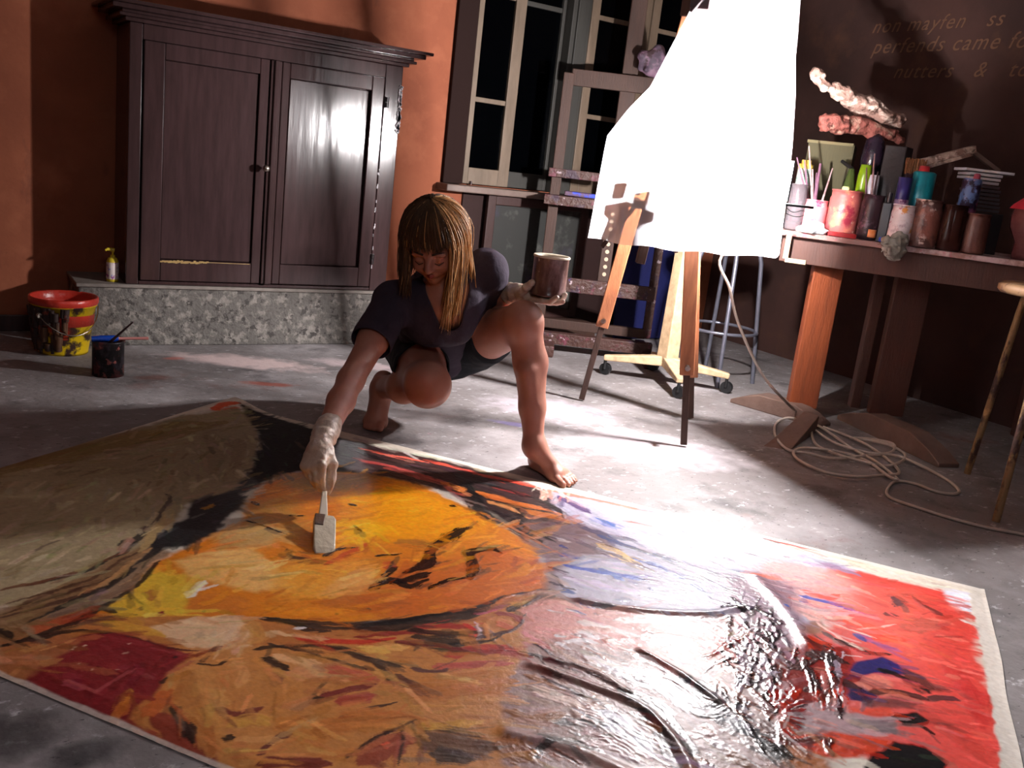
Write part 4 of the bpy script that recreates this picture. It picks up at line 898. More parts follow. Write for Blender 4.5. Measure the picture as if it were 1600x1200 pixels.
# neck, trunk
c_(HP(0, -.02, -.07), neck+UP*-.01, .050, .056, .03)
shax = (shL-shR)/np.linalg.norm(shL-shR)
c_(neck-UP*.03, shL, .055, .050, .05); c_(neck-UP*.03, shR, .055, .050, .05)
c_(chest+UP*.01, chest+(pel-chest)*.55, .112, .100, .05, (shax, 1.22)); c_(chest+(pel-chest)*.55, pel, .098, .118, .05, (shax, 1.25))
c_(neck-UP*.05, chest, .075, .11, .05, (shax, 1.3))
for s_ in (-1, 1): e_(chest+shax*.062*s_-FWD*.095-UP*.005, (.055, .055, .055), k=.03)
# legs
c_(hipL, kneeL, .092, .060, .04); c_(hipR, kneeR, .094, .070, .04)
e_(kneeL+UP*.000-FWD*.01, (.055, .055, .060), k=.03)
f.chain([(kneeL-PO, .054), (calfL+FWD*.008-PO, .052), ((calfL*.45+ankL*.55)+FWD*.004-PO, .040), (ankL-PO, .0305)], .02)
c_(kneeL*.6+ankL*.4-FWD*.02, kneeL*.35+ankL*.65-FWD*.012, .030, .022, .02)
e_(kneeR-FWD*.005, (.068, .062, .070), k=.03)
f.chain([(kneeR+FWD*.03-PO, .055), (kneeR*.5+ankR*.5-UP*.004-PO, .052), (ankR-PO, .034)], .025)
# left foot, flat on the floor
hl = np.array(onz(833, 728)); tl = np.array(onz(893, 764)); fd = (tl-hl); FLn = np.linalg.norm(fd[:2]); fd /= FLn; fs = np.array([-fd[1], fd[0], 0.]); fs = fs if fs@RT > 0 else -fs   # fs: towards the little toe
Z3 = np.array([0, 0, 1.])
FL_ = .225
c_(ankL, hl+fd*.03+Z3*.036, .033, .032, .02); e_(hl+fd*.022+Z3*.03, (.030, .034, .029), [fs, fd, Z3], .015)
c_(ankL-Z3*.012+fd*.012, hl+fd*.135+Z3*.028-fs*.004, .031, .024, .03)
c_(hl+fd*.03+Z3*.020, hl+fd*.150-fs*.018+Z3*.020, .026, .022, .02); c_(hl+fd*.03+Z3*.018+fs*.004, hl+fd*.135+fs*.028+Z3*.016, .024, .017, .02)
c_(hl+fd*.150-fs*.016+Z3*.020, hl+fd*.137+fs*.026+Z3*.016, .021, .017, .015)
def toes(h_, fd_, fs_, L0, bx):
    for i, (o_, l_, r_) in enumerate(((-.027, .060, .0125), (-.004, .054, .0085), (.0125, .047, .008), (.027, .038, .0078), (.040, .028, .0075))):
        b_ = h_+fd_*(L0-abs(o_)*.12)+fs_*o_; t_ = b_+fd_*l_+fs_*o_*.12
        f.chain([(b_+Z3*.018-PO, r_*1.05), ((b_+t_)/2+Z3*.019-PO, r_*.95), (t_+Z3*(r_+.001)-PO, r_)], .002)
toes(hl, fd, fs, .150, 1)
# right foot, heel lifted, standing on the toes
bR = np.array(onz(585, 669)); hR = ankR+UP*.02+FWD*.035
fdr = -FWD*np.array([1, 1, 0]); fdr /= np.linalg.norm(fdr); fsr = -RT*np.array([1, 1, 0]); fsr /= np.linalg.norm(fsr)
bb_ = bR-fdr*.0+Z3*.024
c_(ankR, hR+UP*.0, .034, .030, .02); c_(hR, bb_+fsr*.01-fdr*.0, .030, .026, .03); c_(ankR-UP*.015-FWD*.0, bb_-fsr*.016, .033, .024, .03)
c_(bb_-fsr*.020, bb_+fsr*.024, .023, .018, .015)
for i, (o_, l_, r_) in enumerate(((-.026, .046, .0125), (-.007, .044, .009), (.008, .039, .0085), (.020, .033, .008), (.030, .026, .0075))):
    b_ = bb_+fsr*o_; t_ = b_+fdr*l_; t_[2] = r_+.001; f.chain([(b_-PO, r_*1.1), ((b_+t_)/2+Z3*.006-PO, r_), (t_-PO, r_)], .0035)
# arms
f.chain([(shR-PO, .050), (shR*.5+elR*.5-PO, .043), (elR-PO, .037)], .03); f.chain([(elR-PO, .037), (elR*.65+wrR*.35-PO, .037), (wrR-PO, .025)], .02, None); c_(wrR, wrR*1.0+(wrR-elR)*.05, .025, .024, .01)
f.chain([(shL-PO, .052), (shL*.5+elL*.5-PO, .044), (elL-PO, .038)], .03); f.chain([(elL-PO, .038), (elL*.6+wrL*.4-PO, .037), (wrL-PO, .026)], .02)
f.cut(lambda g: -(g[..., 2]-.0015))
body = fmesh(f, 'body', m_skin, per, 1)
# lips, brows
g2 = Field(HP(0, .09, -.07)-PO-.05, HP(0, .09, -.07)-PO+.05, .002)
for s_ in (-1, 1):
    g2.cone(HP(0, .0985, -.0655)-PO, HP(.020*s_, .089, -.0685)-PO, .0042, .0022, .003); g2.cone(HP(0, .0975, -.0735)-PO, HP(.018*s_, .089, -.0705)-PO, .005, .0022, .003)
fmesh(g2, 'lips', mat('lips', (150, 70, 64), .4), per, 1)
for s_ in (-1, 1):
    MB().tube([HP(.014*s_, .096, .004)-PO, HP(.030*s_, .094, .009)-PO, HP(.048*s_, .080, .004)-PO], [.003, .0032, .0015], 6).build('eyebrow', m_hairc, per)
    MB().tube([HP(.018*s_, .094, -.026)-PO, HP(.031*s_, .0945, -.031)-PO, HP(.045*s_, .086, -.025)-PO], [.0012, .0018, .001], 6).build('eyelashes', m_hairc, per)
# ---- shorts
f = Field(np.minimum(hipR, pel)-.25-PO, np.maximum(hipL, pel)+.25-PO, .006)
c_(chest*.25+pel*.75, pel, .115, .130, .04, (shax, 1.25)); c_(hipL, hipL*.45+kneeL*.55, .104, .086, .04); c_(hipR, hipR*.38+kneeR*.62, .106, .092, .04)
f.noise(.005, 16, 2); f.noise(.003, 38, 4)
dL = (kneeL-hipL); dR = (kneeR-hipR)
def kshort(V):
    P_ = V+PO; tL = ((P_-hipL)@dL)/(dL@dL); tR = ((P_-hipR)@dR)/(dR@dR); nearL = np.linalg.norm(P_-(hipL+np.clip(tL, 0, 1)[:, None]*dL), axis=1) < np.linalg.norm(P_-(hipR+np.clip(tR, 0, 1)[:, None]*dR), axis=1)
    return np.where(nearL, tL < .52, tR < .60)
o = fmesh(f, 'shorts', m_short, per, 1, kshort); q = o.modifiers.new('t', 'SOLIDIFY'); q.thickness = .004; q.offset = -1
# ---- shirt
f = Field(allp.min(0)-.16-PO, allp.max(0)+.16-PO, .0065)
G = .010
c_(neck-UP*.03, shL, .055+G, .050+G, .05); c_(neck-UP*.03, shR, .055+G, .050+G, .05)
c_(chest+UP*.01, chest+(pel-chest)*.55, .112+G, .104+G, .05, (shax, 1.24)); c_(chest+(pel-chest)*.55, pel*.9+chest*.1, .104+G, .122+G, .05, (shax, 1.27))
c_(neck-UP*.05, chest, .075+G, .11+G, .05, (shax, 1.3))
for s_ in (-1, 1): e_(chest+shax*.062*s_-FWD*.095-UP*.005, (.055+G, .055+G, .058+G), k=.035)
e_(chest-FWD*.10-UP*.075, (.10, .06, .07), k=.05)          # the loose front hangs forward
f.chain([(shR-PO, .052+G), (shR*.4+elR*.6-PO, .050+G)], .03); f.chain([(shL-PO, .056+G), (shL*.35+elL*.65-PO, .056+G)], .03)
c_(shL*.6+neck*.4+UP*.0, shL-UP*.005, .052, .056, .04)
f.noise(.006, 13, 6, (1, 1, .6)); f.noise(.0035, 34, 7, (1, 1, .5))
nc0, nc1 = J(700, 452, 2.86), J(703, 498, 2.86)
def kshirt(V):
    P_ = V+PO; d = nc1-nc0; t = np.clip(((P_-nc0)@d)/(d@d), 0, 1); c = nc0+t[:, None]*d; q = P_-c; r = np.linalg.norm(q-FWD*(q@FWD)[:, None], axis=1)
    front = ((P_-chest)@(-FWD)) > .02
    hole = (r < .066-.030*t) & front
    neckhole = np.linalg.norm(P_-(neck+(HC-neck)*.25), axis=1) < .072
    eR = ((P_-shR)@(elR-shR))/((elR-shR)@(elR-shR)); nR = np.linalg.norm(P_-(shR+np.clip(eR, 0, 1)[:, None]*(elR-shR)), axis=1) < .075
    eL = ((P_-shL)@(elL-shL))/((elL-shL)@(elL-shL)); nL = np.linalg.norm(P_-(shL+np.clip(eL, 0, 1.3)[:, None]*(elL-shL)), axis=1) < .085
    lo = ((P_-pel)@(pel-chest)) > .08*np.linalg.norm(pel-chest)
    return ~(hole | neckhole | (nR & (eR > .56)) | (nL & (eL > .72)) | lo)
o = fmesh(f, 'shirt', m_shirt, per, 1, kshirt); q = o.modifiers.new('t', 'SOLIDIFY'); q.thickness = .003; q.offset = -1
# ---- hair
f = Field(HC-.16-PO, HC+.16-PO, .005)
e_(HP(0, -.010, .014), (.090, .100, .106)); e_(HP(0, .052, .060), (.060, .045, .030), k=.02)
def khair(V):
    P_ = V+PO-HC; b = P_@un; c = P_@uu; a = P_@ux
    return ~((b > .035) & (c < .012) & (np.abs(a) < .064)) & (c > -.10)
hair = fmesh(f, 'hair', m_hairc, per, 1, khair)
r_ = random.Random(21); hs = MB(); hs2 = MB()
dn = -Z3
for i in range(3200):
    side = r_.choice((-1, 1)); ph = r_.uniform(12, 172)*side; ph = math.radians(ph)   # 0 = towards the nose
    if r_.random() < .24: ph = math.radians(r_.uniform(-62, 62))
    bang = abs(ph) < math.radians(42)
    vol = 1+r_.uniform(.0, .09); ts = math.radians(r_.uniform(3, 35)); te = math.radians(r_.uniform(70, 90) if bang else r_.uniform(84, 104))
    pts = []; n_ = 7
    for k_ in range(n_):
        t = ts+(te-ts)*k_/(n_-1); pts.append(HP(.096*vol*math.sin(t)*math.sin(ph), -.008+.108*vol*math.sin(t)*math.cos(ph), .014+.112*vol*math.cos(t)))
    if not bang:
        L_ = r_.uniform(.12, .20) if math.sin(ph) > 0 else r_.uniform(.08, .15)
        if math.sin(ph) > 0 and r_.random() < .35: L_ += .05
        d = pts[-1]-pts[-2]; d /= np.linalg.norm(d); p_ = pts[-1]; m_ = 7; cl_i = int(ph*9); rc = random.Random(cl_i); sway = ux*(rc.uniform(-.25, .12))*(1 if math.sin(ph) > 0 else -.6)+un*rc.uniform(-.15, .2)
        for k_ in range(m_):
            d = d*.55+(dn+sway*.8+np.array([r_.uniform(-.1, .1), r_.uniform(-.1, .1), 0]))*.45; d /= np.linalg.norm(d); p_ = p_+d*L_/m_; pts.append(p_)
    jx = ux*r_.gauss(0, .0035)+un*r_.gauss(0, .0035); pts = [p_+jx*min(1, k_/5) for k_, p_ in enumerate(pts)]
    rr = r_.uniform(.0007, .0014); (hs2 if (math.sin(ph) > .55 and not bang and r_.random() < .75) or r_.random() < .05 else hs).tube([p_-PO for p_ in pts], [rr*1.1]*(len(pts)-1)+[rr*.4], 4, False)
hs.build('hair_strands', m_hair, hair)
q = hs2.build('hair_strands', mat('lit_hair', (196, 146, 92), .5, var=(140, 96, 56), scale=30, spec=.35), hair); q['label'] = 'strands painted golden as if lit, on her left side'  # lighter copy of the hair colour imitates lamp light on this side

# ---- gloves: palm + four fingers + thumb, then the cuff
def glove(name, wr, fwd_, pn, side, fingers, thumb, cuffdir):
    """wr wrist; fwd_ wrist->knuckles; pn palm normal (palm side); side = towards the index finger"""
    ff = Field(wr-.20-PO, wr+.20-PO, .003)
    K = lambda a, b, c: wr+fwd_*a+side*b+pn*c-PO
    ff.chain([(wr-cuffdir*.0-PO, .029), (K(.03, 0, 0), .028)], .01)
    for b in (-.026, -.009, .009, .026): ff.cone(K(.02, b*.6, 0), K(.082-abs(b-.005)*.15, b, 0), .0185, .0125, .012)
    ff.cone(K(.02, .018, .008), K(.05, .026, .012), .018, .015, .012)
    for j_, fp in enumerate(fingers):
        b = (.026, .009, -.009, -.026)[j_]; r0_ = (.0108, .0112, .0106, .0094)[j_]
        P_ = [K(.080-abs(b-.005)*.15, b, 0)]; ch_ = [(P_[0], r0_)]
        for (a, b2, c) in fp: ch_.append((K(a, b2, c), r0_*(.98 if len(ch_) < 2 else .86)))
        ff.chain(ch_, .004)
    ch_ = [(K(.022, .020, .008), .015)]+[(K(*q_), r__) for q_, r__ in zip(thumb, (.0125, .0118, .0108))]
    ff.chain(ch_, .008)
    # crinkled cuff over the wrist
    for i in range(5): ff.cone(wr-cuffdir*(.012+.014*i)-PO-.0, wr-cuffdir*(.018+.014*i)-PO, .0305+.0025*(i % 2)+.0012*i, .0295+.0012*i, .004)
    ff.noise(.0022, 60, 3); ff.noise(.0012, 120, 5)
    return fmesh(ff, name, m_glove, per, 1)
def unit(v): v = np.array(v, float); return v/np.linalg.norm(v)
# right hand: points down onto the brush
tipP = np.array(onz(506, 868)); hand0 = wrR
fw = unit(J(474, 768, 2.34)-wrR); sdv = unit(np.cross(fw, -FWD)); sdv = sdv if sdv@RT > 0 else -sdv
sdv = unit(sdv*.75-FWD*.5); sdv = unit(sdv-fw*(sdv@fw)); pnv = unit(np.cross(fw, sdv)); pnv = pnv if pnv@RT > 0 else -pnv
if pnv@(-UP) < 0 and abs(pnv@RT) < .2: pnv = -pnv
glove('glove', wrR, fw, pnv, sdv,
      [[(.100, .022, .022), (.112, .016, .048), (.118, .012, .066)], [(.104, .008, .024), (.108, .004, .050), (.104, .002, .070)], [(.098, -.008, .026), (.098, -.010, .050), (.086, -.010, .064)], [(.088, -.022, .024), (.084, -.022, .044), (.072, -.020, .054)]],
      [(.052, .036, .030), (.084, .030, .050), (.108, .020, .068)], unit(wrR-elR))
gp = wrR+fw*.108+sdv*.014+pnv*.062      # pinch point
# brush in the right hand
ba = unit(tipP-gp)
bh = thing('wide_brush', 'wide flat white-painted brush held in the gloved hand, tip on the orange paint', 'brush', tipP)
xw = unit(RT*.86+np.array([0, 0, -.25])-ba*((RT*.86+np.array([0, 0, -.25]))@ba)); yw = np.cross(ba, xw)
LL = np.linalg.norm(tipP-gp)
def slabp(mb, secs):
    vs = []
    for (s_, w_, t_, ox) in secs:
        c = -ba*s_*1.0+xw*ox
        for (i, j_) in ((-1, -1), (1, -1), (1, 1), (-1, 1)): vs.append(c+xw*i*w_/2+yw*j_*t_/2)
    n = len(secs); fs = [(0, 1, 2, 3), tuple(4*n-k for k in (1, 2, 3, 4))]
    for i in range(n-1):
        for k in range(4): fs.append((i*4+k, i*4+4+k, i*4+4+(k+1) % 4, i*4+(k+1) % 4))
    return mb.add(vs, fs)
slabp(MB(), [(.0, .034, .010, -.004), (.02, .052, .018, .0), (.130, .054, .022, .0), (.145, .044, .018, 0)]).build('brush_head', mat('white_paint_coat', (206, 196, 176), .35, var=(176, 160, 134), scale=24, bump=.5), bh, .003)
slabp(MB(), [(.135, .024, .014, -.004), (LL*.9, .014, .011, -.002), (LL+.035, .016, .012, 0)]).build('handle', mat('painted_handle', (200, 188, 168), .4), bh, .003)
q = MB(); slabp(q, [(.100, .022, .025, -.015), (.144, .026, .024, -.012)]); q.build('dark_paint_patch', m_bdk, bh, .002)
# left hand under the tin
canb = J(872, 469, 2.86); Rc = .0555; Hc = .120
fw2 = unit(J(872, 478, 2.86)-wrL); up2 = unit(Z3-fw2*(Z3@fw2)); sd2 = unit(np.cross(fw2, up2)); sd2 = sd2 if sd2@(-FWD) > 0 else -sd2
glove('glove', wrL, fw2, up2, sd2,
      [[(.118, .030, .006), (.146, .030, .012), (.164, .028, .030)], [(.122, .010, .004), (.154, .010, .010), (.176, .010, .020)], [(.120, -.008, .006), (.150, -.010, .014), (.166, -.012, .036)], [(.108, -.028, .010), (.132, -.032, .024), (.142, -.034, .042)]],
      [(.044, .044, .018), (.064, .054, .036), (.084, .058, .056)], unit(wrL-elL))
cb = wrL+fw2*.108+up2*.022
m_canb = layers('smeared_tin', (110, 82, 76), [((150, 120, 120), 10., .52, .6, 1, (1, 1, .4)), ((80, 50, 46), 8., .5, .6, 2, (1, 1, .4)), ((190, 170, 166), 26., .66, .7, 3, None)], rough=.28, bump=.3, spec=.6)
cn = thing('held_tin', 'open pale-rimmed paint tin smeared with paint, held up in the gloved left hand', 'tin', cb)
MB().lathe([(0, .001), (Rc*.94, .001), (Rc*.97, 0), (Rc, .003), (Rc, .006), (Rc*.98, .008), (Rc*.98, Hc-.006), (Rc*1.02, Hc-.003), (Rc*1.02, Hc), (Rc*.94, Hc), (Rc*.93, .02), (0, .02)], 48).build('tin_body', m_canb, cn)
MB().lathe([(Rc*1.025, Hc-.004), (Rc*1.035, Hc), (Rc*1.0, Hc+.003), (Rc*.88, Hc-.002), (Rc*.86, Hc-.006)], 48, None, .004).build('paint_rim', mat('cream_paint_rim', (222, 210, 190), .4, var=(180, 160, 140), scale=40, bump=.4), cn)
MB().lathe([(Rc*.94, Hc-.010), (Rc*.4, Hc-.012), (0, Hc-.012)], 48).build('wet_paint', layers('cream_wet_paint', (204, 186, 166), [((110, 60, 56), 18., .6, .66, 1, None), ((226, 214, 200), 12., .5, .6, 2, None)], rough=.3, bump=.4), cn)
# ================================================================ THE PAINTING on the floor (brush strokes laid on a fine paint grid)
cT = np.array([.905, 3.175]); cR = np.array([2.330, 1.205])
eu = (cR-cT); LU = np.linalg.norm(eu); eu = eu/LU; ev = np.array([eu[1], -eu[0]]); ev = ev if ev@np.array([-.784, -.62]) > 0 else -ev
LV = 1.58; GS = .0026
NUu, NVv = int(LU/GS)+1, int(LV/GS)+1
gu, gv = np.meshgrid(np.linspace(0, LU, NUu), np.linspace(0, LV, NVv), indexing='ij')
def n2(freq, seed, au=1.0, av=1.0):
    P_ = np.stack([gu*freq*au, gv*freq*av, np.full_like(gu, seed*7.3)], -1); return vnoise(P_, seed)-.5
wu = gu+.020*n2(9, 1)+.010*n2(28, 2)+.004*n2(90, 3); wv = gv+.020*n2(9, 4)+.010*n2(28, 5)+.004*n2(90, 6)
fine = n2(160, 7)+.5*n2(320, 8)
COLR = np.zeros(gu.shape+(3,), np.float32); COLR[:] = lin((206, 196, 182)); HT = np.zeros(gu.shape, np.float32); GL = np.full(gu.shape, .55, np.float32)
def uv(x, y):
    p = onz(x, y)[:2]-cT; return np.array([p@eu, p@ev])
def mpp(x, y):   # metres on the floor per photo pixel, across
    return float(((onz(x, y)-CPOS)@FWD)/F)
def sub(lo, hi, pad):
    a = np.clip(np.floor((np.array(lo)-pad)/GS).astype(int), 0, [NUu, NVv]); b = np.clip(np.ceil((np.array(hi)+pad)/GS).astype(int)+1, 0, [NUu, NVv])
    return (slice(a[0], b[0]), slice(a[1], b[1]))
FLOW = []
def inside(P, Q):
    x, y = Q[..., 0], Q[..., 1]; c = np.zeros(x.shape, bool); n = len(P)
    for i in range(n):
        x1, y1 = P[i]; x2, y2 = P[(i+1) % n]; c ^= ((y1 > y) != (y2 > y)) & (x < (x2-x1)*(y-y1)/((y2-y1) if y2 != y1 else 1e-9)+x1)
    return c
def blend(sl, al, col, h, gl):
    a = al[..., None]; COLR[sl] = COLR[sl]*(1-a)+np.array(lin(col), np.float32)*(1+.16*fine[sl][..., None])*a
    HT[sl] += al*h
    if gl is not None: GL[sl] = GL[sl]*(1-al)+gl*al
def Pg(col, pts, soft=6, op=1.0, gl=None, h=.0):
    Q = np.array([uv(*p) for p in pts]); s = soft*mpp(*pts[0]); sl = sub(Q.min(0), Q.max(0), s+.03)
    U_, V_ = wu[sl], wv[sl]
    if U_.size == 0: return
    ins = inside(Q, np.stack([U_, V_], -1)); d = np.full(U_.shape, 9.)
    for i in range(len(Q)):
        a, b = Q[i], Q[(i+1) % len(Q)]; ab = b-a; t = np.clip(((U_-a[0])*ab[0]+(V_-a[1])*ab[1])/(ab@ab+1e-12), 0, 1)
        d = np.minimum(d, np.hypot(U_-a[0]-t*ab[0], V_-a[1]-t*ab[1]))
    sd_ = np.where(ins, d, -d); al = np.clip(.5+sd_/(2*s)+.5*n2(60, 21)[sl], 0, 1); al = al*al*(3-2*al)*op
    blend(sl, al, col, h, gl)
def St(col, w, pts, op=1.0, dry=.5, gl=None, h=.0006, taper=True, raw=False):
    """bristly stroke of width w (photo px) along pts"""
    if raw: Q = [np.array(p) for p in pts]; hw = w/2
    else:
        Q = [uv(*p) for p in pts]; hw = w*mpp(*pts[len(pts)//2])*.78; FLOW.append((Q[len(Q)//2], (Q[-1]-Q[0])/(np.linalg.norm(Q[-1]-Q[0])+1e-9)))
    if len(Q) > 2: Q = spline(Q, 5)
    Q = np.array(Q); sl = sub(Q.min(0), Q.max(0), hw*1.5+.025); U_, V_ = (wu[sl], wv[sl]) if not raw else (gu[sl]*.5+wu[sl]*.5, gv[sl]*.5+wv[sl]*.5)
    if U_.size == 0: return
    d = np.full(U_.shape, 9.); pe = np.zeros(U_.shape); al_ = np.zeros(U_.shape); L = 0
    tot = sum(np.linalg.norm(Q[i+1]-Q[i]) for i in range(len(Q)-1))
    for i in range(len(Q)-1):
        a, b = Q[i], Q[i+1]; ab = b-a; l = np.linalg.norm(ab)+1e-9; t = np.clip(((U_-a[0])*ab[0]+(V_-a[1])*ab[1])/(l*l), 0, 1)
        px_, py_ = U_-a[0]-t*ab[0], V_-a[1]-t*ab[1]; dd = np.hypot(px_, py_); m = dd < d
        d = np.where(m, dd, d); pe = np.where(m, (ab[0]*py_-ab[1]*px_)/l, pe); al_ = np.where(m, L+t*l, al_); L += l
    T = al_/max(tot, 1e-6); wd = hw*(np.clip(np.minimum(T*7+.35, (1-T)*4+.3), 0, 1) if taper else 1)*(1+.25*(vnoise(np.stack([al_*30, pe*0, pe*0+3], -1), 77)-.5)*2)
    sid = int(abs(Q[0][0]*1e4)) % 97
    br = vnoise(np.stack([pe*520, al_*16, np.full_like(pe, sid)], -1), 31)-.5
    x = (1-d/np.maximum(wd, 1e-4)); al = np.clip(x*3.2+br*dry*2.4*(1+T*.8)+.15-dry*.12, 0, 1)*(x > -.1)*op
    blend(sl, al, col, h*(.6+br*1.2), gl)
# ---- large fields
Pg((190, 118, 60), [(-60, 1000), (150, 950), (300, 955), (520, 960), (760, 940), (850, 930), (860, 1020), (840, 1300), (100, 1300), (-60, 1100)], 10, 1, .4)
Pg((150, 96, 74), [(820, 930), (1000, 940), (1240, 900), (1300, 1000), (1300, 1300), (820, 1300)], 10, 1, .32)
Pg((150, 130, 98), [(-260, 900), (-100, 752), (0, 729), (200, 684), (366, 645), (402, 660), (400, 735), (380, 758), (330, 790), (290, 790), (240, 850), (200, 900), (100, 950), (0, 1000), (-200, 1060)], 8)
Pg((176, 158, 124), [(-200, 880), (0, 850), (130, 825), (215, 822), (235, 850), (150, 900), (0, 975), (-200, 1030)], 26, .8)
St((124, 96, 44), 34, [(-60, 760), (60, 732), (200, 697), (350, 664)], .75, .3); St((120, 90, 62), 22, [(330, 678), (338, 710), (330, 745)], .35, .6); St((126, 96, 66), 16, [(372, 690), (372, 735)], .5, .4)
St((226, 214, 196), 9, [(250, 668), (300, 655), (345, 645)], .8, .4); St((214, 84, 40), 11, [(330, 652), (352, 643), (374, 641)], 1, .2)
Pg((134, 96, 60), [(-60, 1000), (0, 962), (120, 905), (240, 848), (268, 868), (160, 962), (60, 1012), (-60, 1040)], 8, .85)
Pg((26, 25, 27), [(372, 640), (430, 655), (540, 688), (640, 714), (600, 742), (540, 745), (470, 738), (430, 752), (400, 764), (384, 760), (398, 730), (402, 680)], 5, 1, .75)
Pg((24, 25, 28), [(392, 742), (360, 770), (330, 778), (296, 784), (284, 812), (262, 828), (232, 850), (238, 864), (300, 852), (340, 838), (352, 812), (385, 790), (372, 775), (410, 760)], 5, 1, .5)
Pg((222, 128, 26), [(395, 775), (440, 745), (500, 738), (560, 742), (650, 757), (720, 790), (775, 822), (835, 852), (856, 892), (848, 925), (760, 948), (640, 968), (520, 980), (430, 975), (300, 968), (200, 965), (150, 962), (200, 922), (262, 872), (300, 852), (372, 822), (385, 795)], 6, 1, .4)
Pg((202, 100, 28), [(650, 870), (700, 880), (760, 860), (850, 880), (848, 925), (760, 948), (640, 968), (560, 962), (560, 935), (600, 905)], 14, .9)
Pg((250, 162, 8), [(520, 770), (620, 760), (700, 785), (760, 820), (740, 835), (660, 850), (600, 850), (560, 830)], 22, .9)
Pg((178, 128, 48), [(420, 752), (500, 738), (600, 745), (560, 765), (470, 775)], 12, .8); Pg((206, 150, 70), [(385, 790), (450, 780), (480, 830), (440, 850), (380, 840)], 18, .8)
Pg((196, 168, 112), [(330, 842), (400, 815), (440, 830), (420, 858), (350, 862)], 12, .7); Pg((250, 186, 20), [(512, 822), (575, 815), (610, 830), (560, 850), (525, 855)], 10, .9)
Pg((242, 190, 112), [(275, 880), (330, 862), (395, 862), (430, 885), (445, 915), (400, 930), (340, 918), (290, 905)], 9, .9); Pg((244, 170, 60), [(420, 890), (500, 880), (590, 880), (600, 905), (520, 935), (430, 940)], 14, .7)
Pg((238, 168, 90), [(490, 935), (530, 905), (585, 895), (590, 915), (560, 930)], 5, .8); Pg((228, 188, 60), [(160, 955), (240, 892), (285, 905), (300, 930), (280, 965), (190, 968)], 8, .9)
Pg((206, 116, 44), [(290, 935), (345, 930), (400, 945), (380, 965), (290, 962)], 6, .7)
Pg((58, 38, 38), [(530, 688), (600, 703), (700, 724), (800, 752), (870, 775), (905, 800), (885, 850), (850, 856), (800, 826), (760, 802), (700, 772), (640, 757), (560, 742), (510, 722)], 6, 1, .35)
Pg((172, 166, 186), [(865, 772), (960, 785), (1060, 810), (1190, 845), (1320, 888), (1300, 960), (1200, 1000), (1140, 970), (1000, 960), (900, 950), (862, 925), (846, 880), (860, 840)], 6, 1, .45)
Pg((120, 94, 98), [(800, 826), (880, 812), (945, 835), (965, 862), (905, 872), (872, 900), (872, 935), (850, 930), (850, 880)], 12, .9, .3)
Pg((210, 136, 128), [(812, 955), (850, 940), (900, 945), (1000, 960), (1100, 968), (1210, 965), (1190, 1050), (1000, 1030), (860, 1010), (810, 1015)], 8, 1, .42)
Pg((158, 122, 116), [(800, 1015), (870, 1005), (1050, 1025), (1190, 1075), (1250, 1210), (780, 1210), (755, 1100)], 10, 1, .42)
Pg((208, 62, 52), [(1290, 892), (1340, 896), (1440, 918), (1478, 925), (1478, 942), (1500, 962), (1532, 992), (1522, 1012), (1540, 1060), (1556, 1120), (1566, 1210), (1480, 1300), (1380, 1210), (1290, 1150), (1200, 1090), (1240, 1010), (1300, 980), (1262, 940)], 8, 1, .4)
Pg((232, 150, 140), [(1180, 868), (1290, 890), (1345, 915), (1330, 955), (1262, 968), (1180, 930)], 16, .8, .4); Pg((220, 90, 76), [(1340, 910), (1430, 925), (1470, 980), (1430, 1040), (1370, 1000), (1330, 950)], 22, .7)
Pg((214, 214, 226), [(1472, 922), (1524, 930), (1530, 962), (1500, 958), (1478, 940)], 5, 1, .5); Pg((168, 140, 156), [(1130, 905), (1180, 895), (1240, 920), (1255, 1000), (1190, 1062), (1150, 1010)], 14, .85, .2)
Pg((204, 136, 74), [(250, 1012), (420, 1015), (560, 1000), (800, 985), (820, 1015), (780, 1090), (790, 1210), (180, 1290), (130, 1210), (250, 1100)], 8, 1, .35)
Pg((132, 28, 34), [(75, 1015), (150, 985), (270, 1018), (296, 1036), (255, 1062), (240, 1092), (200, 1110), (185, 1170), (150, 1170), (100, 1130), (25, 1092)], 5, 1, .5)
Pg((172, 104, 62), [(-60, 1020), (100, 990), (132, 1002), (50, 1062), (0, 1088), (-60, 1070)], 8, .9)
St((182, 84, 48), 18, [(50, 990), (100, 975), (150, 955)], .9, .3); St((150, 48, 42), 40, [(170, 1130), (230, 1170), (300, 1205)], .9, .3); St((140, 46, 40), 30, [(240, 1120), (300, 1170), (340, 1205)], .9, .3)
Pg((232, 190, 148), [(222, 988), (300, 968), (380, 968), (402, 988), (396, 1016), (330, 1022), (262, 1006)], 4, 1); St((218, 158, 60), 18, [(148, 968), (200, 985), (250, 1000)], .9, .3); St((214, 150, 80), 16, [(400, 975), (405, 1000), (385, 1012)], .8, .3)
